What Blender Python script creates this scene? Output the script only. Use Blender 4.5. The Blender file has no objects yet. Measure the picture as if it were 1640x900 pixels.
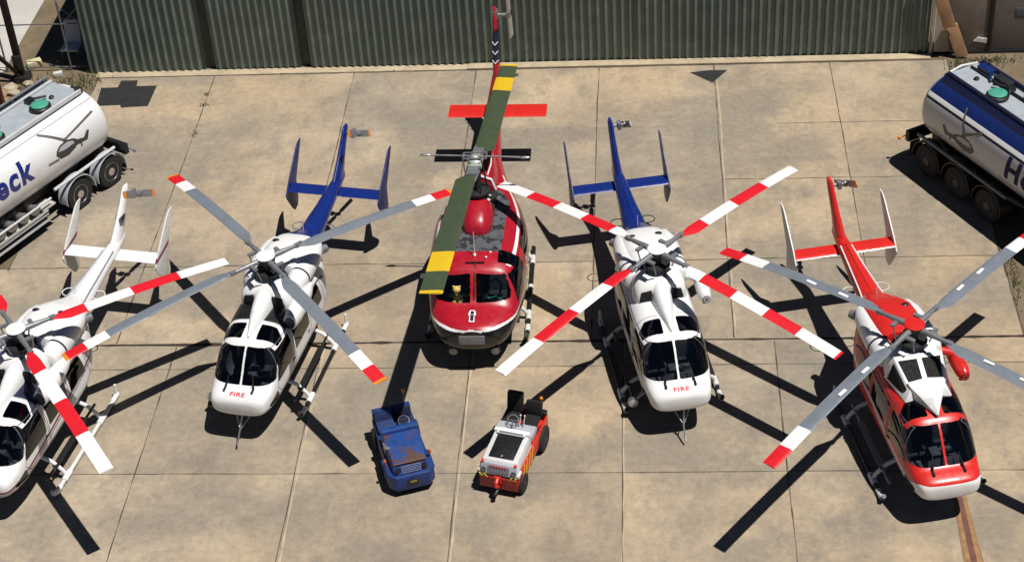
import bpy, bmesh, math, random
import numpy as np
from mathutils import Vector, Matrix
from mathutils.bvhtree import BVHTree
random.seed(7); rng = np.random.default_rng(7)
R = math.radians
scene = bpy.context.scene
COL = scene.collection
MAX_NODE = 0

# ------------------------------------------------------------------ materials
MATS = {}
def newmat(name):
    m = bpy.data.materials.new(name); m.use_nodes = True
    nt = m.node_tree; b = nt.nodes['Principled BSDF']
    return m, nt, b
def N(nt, typ, **kw):
    n = nt.nodes.new(typ)
    for k, v in kw.items(): setattr(n, k, v)
    return n
def noise(nt, scale, detail=4, rough=.55, coord='Object', vec=None, stretch=None):
    t = N(nt, 'ShaderNodeTexNoise'); t.inputs['Scale'].default_value = scale
    t.inputs['Detail'].default_value = detail; t.inputs['Roughness'].default_value = rough
    if vec is None:
        c = N(nt, 'ShaderNodeTexCoord'); vec = c.outputs[coord]
    if stretch:
        mp = N(nt, 'ShaderNodeMapping'); mp.inputs['Scale'].default_value = stretch
        nt.links.new(vec, mp.inputs['Vector']); vec = mp.outputs['Vector']
    nt.links.new(vec, t.inputs['Vector'])
    return t.outputs['Fac']
def ramp(nt, fac, stops):
    r = N(nt, 'ShaderNodeValToRGB')
    e = r.color_ramp.elements
    while len(e) < len(stops): e.new(.5)
    for el, (p, c) in zip(e, stops):
        el.position = p; el.color = (*c, 1) if len(c) == 3 else c
    nt.links.new(fac, r.inputs['Fac'])
    return r.outputs['Color']
def mixc(nt, fac, a, b, mode='MIX'):
    m = N(nt, 'ShaderNodeMix', data_type='RGBA', blend_type=mode)
    for sock, v in ((m.inputs['Factor'], fac), (m.inputs['A'], a), (m.inputs['B'], b)):
        pass
    ins = [i for i in m.inputs if i.type == 'RGBA']
    if isinstance(fac, (int, float)): m.inputs[0].default_value = fac
    else: nt.links.new(fac, m.inputs[0])
    for s, v in zip(ins, (a, b)):
        if isinstance(v, tuple): s.default_value = (*v, 1) if len(v) == 3 else v
        else: nt.links.new(v, s)
    return [o for o in m.outputs if o.type == 'RGBA'][0]
def bump(nt, b, fac, strength=.2, dist=.01):
    bm = N(nt, 'ShaderNodeBump'); bm.inputs['Strength'].default_value = strength; bm.inputs['Distance'].default_value = dist
    nt.links.new(fac, bm.inputs['Height']); nt.links.new(bm.outputs['Normal'], b.inputs['Normal'])
def paint(name, col, rough=.35, metallic=0, var=.12, scale=3, coat=0.0, bmp=0, wear=None):
    """painted or plain surface with slow tone variation and optional wear spots"""
    if name in MATS: return MATS[name]
    m, nt, b = newmat(name)
    d = tuple(c*(1-var) for c in col)
    c = ramp(nt, noise(nt, scale, 6, .6), [(.3, d), (.65, col)])
    if wear:
        wc, lo, hi, ws = wear
        f = ramp(nt, noise(nt, ws, 8, .65), [(lo, (0, 0, 0)), (hi, (1, 1, 1))])
        c = mixc(nt, f, c, wc)
    nt.links.new(c, b.inputs['Base Color'])
    rr = ramp(nt, noise(nt, scale*4, 4), [(.3, (rough*.8,)*3), (.7, (min(1, rough*1.25),)*3)])
    nt.links.new(rr, b.inputs['Roughness'])
    b.inputs['Metallic'].default_value = metallic
    b.inputs['Coat Weight'].default_value = coat
    b.inputs['Coat Roughness'].default_value = .08
    if bmp: bump(nt, b, noise(nt, scale*8, 5), bmp, .01)
    MATS[name] = m
    return m
def glass(name, tint, rough=.03, ior=1.62):
    if name in MATS: return MATS[name]
    m = bpy.data.materials.new(name); m.use_nodes = True; nt = m.node_tree
    nt.nodes.clear()
    out = N(nt, 'ShaderNodeOutputMaterial'); mx = N(nt, 'ShaderNodeMixShader')
    tr = N(nt, 'ShaderNodeBsdfTransparent'); gl = N(nt, 'ShaderNodeBsdfGlossy'); fr = N(nt, 'ShaderNodeFresnel')
    tr.inputs['Color'].default_value = (*tint, 1); gl.inputs['Roughness'].default_value = rough
    gl.inputs['Color'].default_value = (.95, .97, 1, 1)
    fr.inputs['IOR'].default_value = ior
    bm = N(nt, 'ShaderNodeBump'); bm.inputs['Strength'].default_value = .12; bm.inputs['Distance'].default_value = .02
    nt.links.new(noise(nt, 3.5, 3), bm.inputs['Height'])
    nt.links.new(bm.outputs['Normal'], gl.inputs['Normal'])
    nt.links.new(fr.outputs['Fac'], mx.inputs[0]); nt.links.new(tr.outputs[0], mx.inputs[1]); nt.links.new(gl.outputs[0], mx.inputs[2])
    nt.links.new(mx.outputs[0], out.inputs[0])
    MATS[name] = m
    return m

WHITE = paint('white_paint', (.82, .82, .82), .32, var=.06, coat=.25, scale=2, wear=((.60, .59, .57), .58, .78, 1.7))
WHITE_D = paint('worn_white', (.72, .71, .69), .45, var=.15, scale=5)
OFFWHITE = paint('off_white', (.70, .70, .68), .4, var=.12)
BLUE = paint('navy_paint', (.008, .026, .19), .25, var=.2, coat=.4)
NAVY = paint('dark_navy', (.012, .016, .05), .4, var=.2)
RED = paint('red_paint', (.66, .022, .016), .34, var=.14, coat=.25, scale=2, wear=((.50, .02, .016), .56, .76, 1.7))
CRIM = paint('crimson_paint', (.42, .008, .022), .34, var=.2, coat=.25, scale=2, wear=((.30, .012, .02), .54, .74, 2.2))
BRED = paint('blade_red', (.66, .012, .022), .4, var=.08)
ORANGE = paint('orange_tip', (.75, .24, .02), .4, var=.1)
BGREY = paint('blade_grey', (.175, .20, .235), .42, var=.14, scale=2)
BUNDER = paint('blade_edge_white', (.7, .7, .68), .45)
GREEN = paint('army_green', (.058, .082, .042), .5, var=.15, scale=2)
YELLOW = paint('yellow_band', (.72, .47, .015), .45, var=.08)
BLACK = paint('black_paint', (.012, .012, .013), .4, var=.2)
DARK = paint('dark_mechanism', (.03, .032, .036), .45, .3, var=.35, scale=8)
LINING = paint('cabin_lining', (.20, .205, .215), .8, var=.3)
STEEL = paint('bare_steel', (.42, .42, .43), .38, .8, var=.3, scale=6)
GREYM = paint('grey_metal', (.25, .26, .28), .45, .4, var=.25, scale=6)
PALEG = paint('pale_green_hub', (.45, .50, .44), .45, .2, var=.25, scale=8)
RUBBER = paint('rubber', (.018, .018, .018), .8, var=.3, scale=7)
SEATM = paint('seat_fabric', (.10, .105, .12), .85, var=.3, scale=9)
MAROON = paint('maroon_stripe', (.22, .03, .07), .35, var=.1)
GSTRIPE = paint('grey_stripe', (.28, .28, .33), .4, var=.1)
TEAL = paint('teal_gear', (.02, .20, .15), .5, var=.2)
GLASS = glass('cockpit_glass', (.66, .70, .74), .07)
GLASSD = glass('tinted_roof_glass', (.30, .31, .32), .05)
GLASSG = glass('cabin_glass', (.35, .33, .27))
MATTE = paint('matt_black', (.008, .008, .008), .95, var=.2)
LENS = paint('lamp_lens', (.55, .56, .58), .08, .3, var=.1)

# ------------------------------------------------------------------ object helpers
def tag(o, label=None, cat=None, group=None, kind=None):
    if label: o['label'] = label
    if cat: o['category'] = cat
    if group: o['group'] = group
    if kind: o['kind'] = kind
    return o
def thing(name, loc=(0, 0, 0), rz=0, label=None, cat=None, group=None):
    o = bpy.data.objects.new(name, None); COL.objects.link(o)
    o.location = loc; o.rotation_euler = (0, 0, rz); o.empty_display_size = .3
    return tag(o, label, cat, group)
def link(name, me, mats, parent=None, loc=None, rot=None):
    o = bpy.data.objects.new(name, me); COL.objects.link(o)
    if not isinstance(mats, (list, tuple)): mats = [mats]
    while len(me.materials) < len(mats): me.materials.append(None)
    for i, m in enumerate(mats):
        o.material_slots[i].link = 'OBJECT'; o.material_slots[i].material = m
    if parent: o.parent = parent
    if loc is not None: o.location = loc
    if rot is not None: o.rotation_euler = rot
    return o
def sharpen(bm, ang=38):
    a = R(ang)
    for f in bm.faces: f.smooth = True
    for e in bm.edges:
        if len(e.link_faces) == 2 and e.calc_face_angle(0) > a: e.smooth = False
class MB:
    def __init__(s): s.v = []; s.f = []; s.m = []
    def add(s, vs, fs, m=0):
        k = len(s.v); s.v += [tuple(v) for v in vs]
        for f in fs: s.f.append(tuple(i+k for i in f)); s.m.append(m)
        return s
    def box(s, c, d, m=0, rot=None, taper=None):
        hx, hy, hz = d[0]/2, d[1]/2, d[2]/2; tx, ty = taper or (1, 1)
        vs = [Vector((x*hx*(tx if z > 0 else 1), y*hy*(ty if z > 0 else 1), z*hz)) for z in (-1, 1) for y in (-1, 1) for x in (-1, 1)]
        if rot:
            M = Matrix.Rotation(rot[2], 3, 'Z') @ Matrix.Rotation(rot[1], 3, 'Y') @ Matrix.Rotation(rot[0], 3, 'X')
            vs = [M @ v for v in vs]
        vs = [v+Vector(c) for v in vs]
        return s.add(vs, [(0, 2, 3, 1), (4, 5, 7, 6), (0, 1, 5, 4), (2, 6, 7, 3), (0, 4, 6, 2), (1, 3, 7, 5)], m)
    def hexa(s, vs, m=0):   # 8 corners: bottom 4 ccw, top 4 ccw
        return s.add(vs, [(3, 2, 1, 0), (4, 5, 6, 7), (0, 1, 5, 4), (1, 2, 6, 5), (2, 3, 7, 6), (3, 0, 4, 7)], m)
    def loft(s, rings, m=0, caps=True):
        n = len(rings[0]); k = len(s.v); fs = []
        for i in range(len(rings)-1):
            for j in range(n): fs.append((i*n+j, i*n+(j+1) % n, (i+1)*n+(j+1) % n, (i+1)*n+j))
        if caps: fs.append(tuple(range(n-1, -1, -1))); L = (len(rings)-1)*n; fs.append(tuple(L+j for j in range(n)))
        return s.add([p for r_ in rings for p in r_], fs, m)
    def tube(s, pts, r, seg=8, m=0):
        pts = [Vector(p) for p in pts]; rs = r if isinstance(r, (list, tuple)) else [r]*len(pts)
        rings = []; up = None
        for i, p in enumerate(pts):
            t = (pts[min(i+1, len(pts)-1)]-pts[max(i-1, 0)]).normalized()
            if up is None: up = Vector((0, 0, 1)) if abs(t.z) < .9 else Vector((1, 0, 0))
            a = t.cross(up).normalized(); b_ = a.cross(t); up = b_
            rings.append([p+(a*math.cos(2*math.pi*j/seg)+b_*math.sin(2*math.pi*j/seg))*rs[i] for j in range(seg)])
        return s.loft(rings, m)
    def lathe(s, prof, c, axis='z', seg=24, m=0):   # prof: (r, h)
        def pt(r_, h, a):
            x, y = r_*math.cos(a), r_*math.sin(a)
            v = {'z': (x, y, h), 'x': (h, x, y), 'y': (y, h, x)}[axis]
            return (v[0]+c[0], v[1]+c[1], v[2]+c[2])
        return s.loft([[pt(r_, h, 2*math.pi*j/seg) for j in range(seg)] for r_, h in prof], m)
    def prism(s, poly, plane, a, b, m=0):
        def P(u, v, w): return {'yz': (w, u, v), 'xy': (u, v, w), 'xz': (u, w, v)}[plane]
        n = len(poly)
        vs = [P(u, v, a) for u, v in poly]+[P(u, v, b) for u, v in poly]
        fs = [tuple(range(n-1, -1, -1)), tuple(range(n, 2*n))]+[(i, (i+1) % n, n+(i+1) % n, n+i) for i in range(n)]
        return s.add(vs, fs, m)
    def ellipsoid(s, c, d, m=0, seg=16, rings=10):
        rr = []
        for i in range(rings+1):
            t = math.pi*(i/rings*.96+.02)
            rr.append([(c[0]+d[0]*math.sin(t)*math.cos(2*math.pi*j/seg), c[1]+d[1]*math.sin(t)*math.sin(2*math.pi*j/seg), c[2]-d[2]*math.cos(t)) for j in range(seg)])
        return s.loft(rr, m)
    def mesh(s, name, bevel=0, ang=38, segs=2):
        me = bpy.data.meshes.new(name); me.from_pydata(s.v, [], s.f)
        for p, m in zip(me.polygons, s.m): p.material_index = m
        bm = bmesh.new(); bm.from_mesh(me)
        bmesh.ops.recalc_face_normals(bm, faces=bm.faces)
        if bevel:
            ed = [e for e in bm.edges if len(e.link_faces) == 2 and e.calc_face_angle(0) > R(30)]
            bmesh.ops.bevel(bm, geom=ed, offset=bevel, segments=segs, affect='EDGES', clamp_overlap=True, profile=.6)
        sharpen(bm, ang); bm.to_mesh(me); bm.free()
        return me
    def build(s, name, mats, parent=None, bevel=0, ang=38, loc=None, rot=None):
        if not isinstance(mats, (list, tuple)): mats = [mats]
        me = s.mesh(name, bevel, ang)
        return link(name, me, mats, parent, loc, rot)
CACHE = {}
def part(key, name, fn, mats, parent, bevel=0, loc=None, rot=None, ang=38):
    if key not in CACHE: CACHE[key] = fn().mesh(name, bevel, ang)
    return link(name, CACHE[key], mats, parent, loc, rot)

# ------------------------------------------------------------------ dense lofted bodies with cut-outs
def pchip(xs, ys, q):
    xs, ys = np.array(xs, float), np.array(ys, float); h = np.diff(xs); d = np.diff(ys)/h
    m = np.zeros_like(xs); m[0], m[-1] = d[0], d[-1]
    for i in range(1, len(xs)-1):
        if d[i-1]*d[i] > 0:
            w1, w2 = 2*h[i]+h[i-1], h[i]+2*h[i-1]; m[i] = (w1+w2)/(w1/d[i-1]+w2/d[i])
    k = np.clip(np.searchsorted(xs, q)-1, 0, len(h)-1); t = (q-xs[k])/h[k]
    return ((1+2*t)*(1-t)**2*ys[k]+t*(1-t)**2*h[k]*m[k]+t*t*(3-2*t)*ys[k+1]+t*t*(t-1)*h[k]*m[k+1])
def body_grid(st, nu, nv, ydense=None):
    """st rows: y, zb, zm, zt, w, n_up, n_dn -> (nu, nv, 3)"""
    st = np.array(st, float); y0, y1 = st[0, 0], st[-1, 0]
    s = np.linspace(0, 1, nu); q = y0+(y1-y0)*(.45*s+.55*s**2.2 if ydense else s)
    C = [pchip(st[:, 0], st[:, k], q) for k in range(1, 7)]
    zb, zm, zt, w, nu_, nd = C
    tt = np.linspace(0, 2*np.pi, 2000)[:-1]
    V = np.zeros((nu, nv, 3))
    for i in range(nu):
        ct, stt = np.cos(tt), np.sin(tt); n = np.where(stt > 0, nu_[i], nd[i])
        x = w[i]*np.sign(ct)*np.abs(ct)**(2/n); hz = np.where(stt > 0, zt[i]-zm[i], zm[i]-zb[i])
        z = zm[i]+hz*np.sign(stt)*np.abs(stt)**(2/n)
        x2, z2 = np.append(x, x[0]), np.append(z, z[0])
        L = np.append(0, np.cumsum(np.hypot(np.diff(x2), np.diff(z2))))
        u = np.linspace(0, L[-1], nv+1)[:-1]
        V[i, :, 0] = np.interp(u, L, x2); V[i, :, 2] = np.interp(u, L, z2); V[i, :, 1] = q[i]
    return V
def sdpoly(poly, r=0):
    P = np.array(poly, float)
    def f(a, b):
        d = np.full(a.shape, 1e9); inside = np.zeros(a.shape, bool)
        for i in range(len(P)):
            p, q = P[i], P[(i+1) % len(P)]; e = q-p
            wx, wy = a-p[0], b-p[1]; t = np.clip((wx*e[0]+wy*e[1])/(e@e), 0, 1)
            d = np.minimum(d, np.hypot(wx-e[0]*t, wy-e[1]*t))
            c = (p[1] > b) != (q[1] > b)
            xi = p[0]+(b-p[1])*(q[0]-p[0])/(q[1]-p[1] if q[1] != p[1] else 1e-9)
            inside ^= c & (a < xi)
        return np.where(inside, -d, d)-r
    return f
def region(view, poly, r=0, cond=None):
    f = sdpoly(poly, r)
    ax = {'front': (0, 2), 'side': (1, 2), 'top': (0, 1)}[view]
    def g(P):
        v = f(P[..., ax[0]], P[..., ax[1]])
        if cond is not None: v = np.maximum(v, cond(P))
        return v
    return g
def snap(V, f):
    nu, nv, _ = V.shape
    du = np.zeros_like(V); du[1:-1] = (V[2:]-V[:-2])/2; du[0] = V[1]-V[0]; du[-1] = V[-1]-V[-2]
    dv = (np.roll(V, -1, 1)-np.roll(V, 1, 1))/2
    f0 = f(V); e = .2
    gu, gv = (f(V+du*e)-f0)/e, (f(V+dv*e)-f0)/e
    g2 = gu**2+gv**2+1e-10
    a, b = -f0*gu/g2, -f0*gv/g2
    ok = (np.abs(a) < .52) & (np.abs(b) < .52) & (np.abs(f0) < .08)
    ok[0] = ok[-1] = False
    V = V.copy(); V[ok] += (du*a[..., None]+dv*b[..., None])[ok]
    return V
def carve(V, cuts, paints=()):
    """cuts: [(name, f)] faces taken out as own meshes (first wins); paints: [(slot, f)] later wins"""
    for _, f in list(paints)+list(cuts)[::-1]: V = snap(V, f)
    nu, nv, _ = V.shape
    quads = np.array([(i*nv+j, i*nv+(j+1) % nv, (i+1)*nv+(j+1) % nv, (i+1)*nv+j) for i in range(nu-1) for j in range(nv)])
    P = V.reshape(-1, 3); cen = P[quads].mean(1)
    own = np.full(len(quads), -1); slot = np.zeros(len(quads), int)
    for k, (_, f) in enumerate(cuts):
        s_ = (f(cen) < 0) & (own < 0); own[s_] = k
    for sl, f in paints: slot[f(cen) < 0] = sl
    out = {}
    caps = [tuple(range(nv-1, -1, -1)), tuple((nu-1)*nv+j for j in range(nv))]
    def mk(name, qs, sl, extra=()):
        used = sorted(set(int(i) for q in qs for i in q) | set(i for c in extra for i in c)); ix = {u: k for k, u in enumerate(used)}
        me = bpy.data.meshes.new(name)
        me.from_pydata([tuple(P[u]) for u in used], [], [tuple(ix[int(i)] for i in q) for q in qs]+[tuple(ix[i] for i in c) for c in extra])
        bm = bmesh.new(); bm.from_mesh(me)
        for f_, s_ in zip(bm.faces, list(sl)+[int(sl[0]), int(sl[-1])][:len(extra)]): f_.material_index = int(s_)
        for f_ in bm.faces: f_.normal_flip() if False else None
        bmesh.ops.recalc_face_normals(bm, faces=bm.faces)
        sharpen(bm, 50); bm.to_mesh(me); bm.free()
        return me
    b = own < 0
    out['body'] = mk('body', quads[b], slot[b], caps)
    for k, (n, _) in enumerate(cuts):
        s_ = own == k
        if s_.any(): out[n] = mk(n, quads[s_], slot[s_])
    # lining: body faces moved inwards
    nrm = np.cross(np.roll(V, -1, 1)-V, np.vstack([V[1:], V[-1:]])-V)
    nrm /= np.linalg.norm(nrm, axis=2, keepdims=True)+1e-9
    ctr = V.mean(1, keepdims=True); sg = np.sign(((V-ctr)*nrm).sum(2, keepdims=True))
    Q = (V-nrm*sg*.03).reshape(-1, 3)
    out['_lin'] = (Q, quads, own, cen)
    out['bvh'] = BVHTree.FromPolygons([tuple(p) for p in P], [tuple(int(i) for i in q) for q in quads])
    return out
def lining_mesh(res, y0, y1, drop):
    Q, quads, own, cen = res['_lin']
    names = drop
    k = (cen[:, 1] > y0) & (cen[:, 1] < y1) & ~np.isin(own, list(names))
    qs = quads[k]; used = sorted(set(int(i) for q in qs for i in q)); ix = {u: n for n, u in enumerate(used)}
    me = bpy.data.meshes.new('cabin_lining')
    me.from_pydata([tuple(Q[u]) for u in used], [], [tuple(ix[int(i)] for i in q) for q in qs])
    return me
def sect(y, zb, zt, w, n=2.6, seg=28, cx=0):
    """ring in the xz plane"""
    out = []; zc, h = (zb+zt)/2, (zt-zb)/2
    for j in range(seg):
        t = 2*math.pi*j/seg; c, s = math.cos(t), math.sin(t)
        out.append((cx+w*math.copysign(abs(c)**(2/n), c), y, zc+h*math.copysign(abs(s)**(2/n), s)))
    return out
def dome_sect(y, zb, zt, w, n=2.6, seg=22):
    """arch with a flat base: used for cowlings"""
    out = []
    for j in range(seg+1):
        t = math.pi*j/seg; c, s = math.cos(t), math.sin(t)
        out.append((w*math.copysign(abs(c)**(2/n), c), y, zb+(zt-zb)*abs(s)**(2/n)))
    return out
def text_mesh(body, size, bold=0, shear=0, sub=0, spacing=1.0):
    cu = bpy.data.curves.new('t', 'FONT'); cu.body = body; cu.size = size; cu.offset = bold; cu.shear = shear
    cu.align_x = 'CENTER'; cu.align_y = 'CENTER'; cu.space_character = spacing; cu.resolution_u = 6
    o = bpy.data.objects.new('t', cu); COL.objects.link(o)
    dg = bpy.context.evaluated_depsgraph_get(); dg.update()
    me = bpy.data.meshes.new_from_object(o.evaluated_get(dg))
    bpy.data.objects.remove(o); bpy.data.curves.remove(cu)
    if sub:
        bm = bmesh.new(); bm.from_mesh(me)
        bmesh.ops.triangulate(bm, faces=bm.faces)
        for _ in range(sub):
            L = [e for e in bm.edges if e.calc_length() > .09]
            if not L: break
            bmesh.ops.subdivide_edges(bm, edges=L, cuts=1); bmesh.ops.triangulate(bm, faces=bm.faces)
        bm.to_mesh(me); bm.free()
    return me
def wrap(me, fn):
    for v in me.vertices: v.co = fn(v.co)
    return me
def flat_shapes(shapes, sub=2):
    """shapes: [(slot, polygon)] in a plane -> triangulated mesh to be wrapped on a surface"""
    bm = bmesh.new()
    for k, (sl, poly) in enumerate(shapes):
        f = bm.faces.new([bm.verts.new((x, y, .003*k)) for x, y in poly]); f.material_index = sl
    bmesh.ops.triangulate(bm, faces=bm.faces)
    for _ in range(sub):
        L = [e for e in bm.edges if e.calc_length() > .1]
        if L: bmesh.ops.subdivide_edges(bm, edges=L, cuts=1); bmesh.ops.triangulate(bm, faces=bm.faces)
    me = bpy.data.meshes.new('decal'); bm.to_mesh(me); bm.free()
    return me

# ------------------------------------------------------------------ camera, sun, sky
H, YAW, PITCH, ROLL, F = 29.02011, .0970393, .6471118, -.0716516, 2813.298
cy_, sy_, cp_, sp_ = math.cos(YAW), math.sin(YAW), math.cos(PITCH), math.sin(PITCH)
fw = Vector((-sy_*cp_, cy_*cp_, -sp_)); r0 = Vector((cy_, sy_, 0)); u0 = r0.cross(fw)
cr_, sr_ = math.cos(ROLL), math.sin(ROLL)
rr_, uu_ = r0*cr_+u0*sr_, -r0*sr_+u0*cr_
cam = bpy.data.cameras.new('camera'); co = bpy.data.objects.new('camera', cam); COL.objects.link(co)
M = Matrix((rr_, uu_, -fw)).transposed().to_4x4(); M.translation = (0, 0, H); co.matrix_world = M
cam.sensor_width = 36; cam.lens = F/1640*36; cam.clip_end = 2000; cam.clip_start = .5
scene.camera = co
SUN = Vector((.337, -.149, 1)).normalized()
sl = bpy.data.lights.new('sun', 'SUN'); sl.energy = 4.85; sl.angle = R(.5); sl.color = (1, .96, .90)
so = bpy.data.objects.new('sun', sl); COL.objects.link(so); so.rotation_euler = (-SUN).to_track_quat('-Z', 'Y').to_euler(); so.location = SUN*60
w = bpy.data.worlds.new('World'); scene.world = w; w.use_nodes = True; nt = w.node_tree
sk = nt.nodes.new('ShaderNodeTexSky'); sk.sky_type = 'NISHITA'; sk.sun_disc = False
sk.air_density = .38; sk.dust_density = .1; sk.altitude = 1000
sk.sun_elevation = math.asin(SUN.z); sk.sun_rotation = math.atan2(SUN.x, SUN.y)
nt.links.new(sk.outputs[0], nt.nodes['Background'].inputs[0]); nt.nodes['Background'].inputs[1].default_value = .05
scene.view_settings.view_transform = 'Standard'; scene.view_settings.look = 'None'
scene.view_settings.exposure = 0.0; scene.view_settings.gamma = 1
scene.cycles.max_bounces = 6; scene.cycles.diffuse_bounces = 1; scene.cycles.transparent_max_bounces = 12
scene.cycles.use_denoising = True

# ------------------------------------------------------------------ twin-engine helicopter (light twin with clamshell doors)
BK_ST = [(-3.08, .90, 1.04, 1.20, .44, 2.6, 2.8), (-3.06, .85, 1.04, 1.25, .56, 3, 2.9), (-2.99, .79, 1.05, 1.32, .67, 3.4, 3.0), (-2.84, .73, 1.07, 1.38, .74, 3.6, 2.9),
         (-2.66, .65, 1.1, 1.43, .78, 3.4, 2.8), (-2.48, .62, 1.11, 1.58, .81, 3.0, 2.8), (-2.22, .60, 1.13, 1.86, .84, 3.0, 2.8), (-2.0, .60, 1.15, 2.06, .85, 3.2, 2.8),
         (-1.8, .60, 1.15, 2.18, .855, 3.4, 2.8), (-1.45, .60, 1.15, 2.26, .86, 3.6, 2.8), (-.8, .60, 1.15, 2.31, .87, 3.8, 2.8), (.9, .62, 1.15, 2.33, .87, 3.6, 2.8),
         (1.4, .74, 1.25, 2.34, .84, 3.2, 2.6), (1.9, 1.05, 1.5, 2.34, .71, 2.8, 2.4), (2.25, 1.35, 1.72, 2.32, .53, 2.4, 2.2), (2.5, 1.6, 1.9, 2.28, .36, 2.2, 2.0), (2.6, 1.72, 1.95, 2.2, .24, 2, 2)]
_bk = {}
def bk_body():
    if 'r' in _bk: return _bk['r']
    V = body_grid(BK_ST, 250, 210, True)
    front = lambda P: P[..., 1]+1.84
    cuts = []
    for nm, s in (('windscreen_a', -1), ('windscreen_b', 1)):
        cuts.append((nm, region('front', [(s*.055, 1.475), (s*.055, 2.075), (s*.64, 2.05), (s*.745, 1.78), (s*.775, 1.475)], .03, front)))
    for nm, s in (('roof_a', -1), ('roof_b', 1)):
        cuts.append((nm, region('top', [(s*.24, -1.70), (s*.24, -1.30), (s*.56, -1.30), (s*.69, -1.44), (s*.67, -1.66)], .05, lambda P: 2.0-P[..., 2])))
    sid = lambda s: (lambda P: .30-s*P[..., 0])
    for nm, s in (('a', -1), ('b', 1)):
        cuts.append(('chin_'+nm, region('side', [(-2.75, 1.0), (-2.35, 1.12), (-2.3, .92), (-2.6, .86)], .03, lambda P, s=s: .45-s*P[..., 0])))
        cuts.append(('doorwin_'+nm, region('side', [(-2.18, 1.36), (-1.83, 1.94), (-1.2, 1.97), (-1.2, 1.36)], .04, sid(s))))
        cuts.append(('sidewin_'+nm, region('side', [(-.92, 1.4), (-.92, 1.95), (.02, 1.95), (.02, 1.4)], .05, sid(s))))
        cuts.append(('rearwin_'+nm, region('side', [(.30, 1.42), (.30, 1.93), (.95, 1.93), (1.05, 1.42)], .05, sid(s))))
        cuts.append(('door_'+nm, region('side', [(-2.3, 1.2), (-1.9, 2.05), (-1.12, 2.08), (-1.12, .85), (-2.0, .85)], .02, sid(s))))
        cuts.append(('slide_'+nm, region('side', [(-1.03, .85), (-1.03, 2.07), (.13, 2.07), (.13, .85)], .02, sid(s))))
    P_ = [(1, lambda P: P[..., 2]-np.interp(P[..., 1], [-3.3, -2.9, -2.5, -1.8, 3], [1.27, 1.25, 1.05, .92, .90])),
          (2, region('side', [(-3.6, .93), (-1.5, 1.10), (2.8, 1.62), (2.8, 1.70), (-1.5, 1.18), (-3.6, .99)])),
          (3, region('side', [(-3.6, .86), (-1.5, 1.02), (2.8, 1.53), (2.8, 1.585), (-1.5, 1.075), (-3.6, .905)])),
          (4, lambda P: np.maximum(1.98-P[..., 1], 1.62-P[..., 2])),
          (5, lambda P: np.maximum(region('top', [(-.74, -1.12), (-.74, -.44), (.74, -.44), (.74, -1.12)])(P), 2.0-P[..., 2]))]
    _bk['r'] = carve(V, cuts, P_); return _bk['r']

def cowl_front():
    b = MB(); s = [(-.54, 2.56, .56), (-.50, 2.66, .62), (-.38, 2.78, .66), (-.15, 2.86, .67), (.06, 2.87, .64), (.10, 2.83, .60)]
    return b.loft([dome_sect(y, 2.2, z, w, 3.4) for y, z, w in s])
def spine():
    b = MB(); s = [(-1.74, 2.27, .025), (-1.6, 2.34, .07), (-1.3, 2.46, .15), (-1.0, 2.57, .215), (-.7, 2.67, .255), (-.46, 2.75, .27)]
    return b.loft([dome_sect(y, 2.15, z, w, 2.5) for y, z, w in s])
def inlet(s):
    b = MB(); b.hexa([(s*.24, -.60, 2.30), (s*.56, -.57, 2.30), (s*.56, -.40, 2.30), (s*.24, -.40, 2.30), (s*.24, -.57, 2.60), (s*.50, -.56, 2.55), (s*.50, -.40, 2.55), (s*.24, -.40, 2.60)])
    return b
def cowl_rear():
    b = MB(); s = [(.50, 2.70, .56), (.54, 2.82, .64), (.8, 2.88, .70), (1.3, 2.86, .74), (1.75, 2.78, .72), (2.05, 2.66, .62), (2.4, 2.48, .44), (2.75, 2.32, .26), (2.95, 2.25, .16)]
    b.loft([dome_sect(y, 2.12, z, w, 3.0) for y, z, w in s])
    # split into white forward and tail-coloured aft halves by face position
    for i, f in enumerate(b.f):
        if sum(b.v[k][1] for k in f)/len(f) > 2.0: b.m[i] = 1
    return b
def grille(s):
    b = MB(); b.ellipsoid((s*.34, 1.52, 2.80), (.10, .07, .03), 0, 14, 6); return b
def nacelle(s):
    b = MB(); rings = []
    for y, rx, rz in [(.06, .12, .13), (.10, .21, .23), (.3, .27, .30), (.8, .29, .32), (1.3, .28, .30), (1.7, .24, .24), (2.0, .14, .14)]:
        rings.append([(s*.57+rx*math.cos(t), y, 2.42+rz*math.sin(t)) for t in [2*math.pi*j/20 for j in range(20)]])
    return b.loft(rings)
def nacelle_gap(s):
    b = MB(); rings = []
    for yy in (.52, .57): rings.append([(s*.57+.292*math.cos(t), yy, 2.42+.322*math.sin(t)) for t in [2*math.pi*j/20 for j in range(20)]])
    return b.loft(rings)
def exhaust(s):
    b = MB(); b.tube([(s*.60, 1.6, 2.30), (s*.68, 1.95, 2.28), (s*.76, 2.10, 2.27)], [.10, .11, .11], 14)
    b.tube([(s*.755, 2.09, 2.27), (s*.775, 2.115, 2.268)], [.095, .095], 14, 1)
    return b
def boom():
    b = MB(); s = [(2.0, 1.93, .46, .40), (2.45, 1.97, .40, .35), (3.0, 2.0, .325, .29), (4.0, 2.03, .24, .225), (5.0, 2.07, .18, .185), (5.7, 2.1, .125, .15), (5.85, 2.12, .07, .1)]
    return b.loft([[(rx*math.cos(t), y, z+rz*math.sin(t)) for t in [2*math.pi*j/24 for j in range(24)]] for y, z, rx, rz in s])
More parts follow.
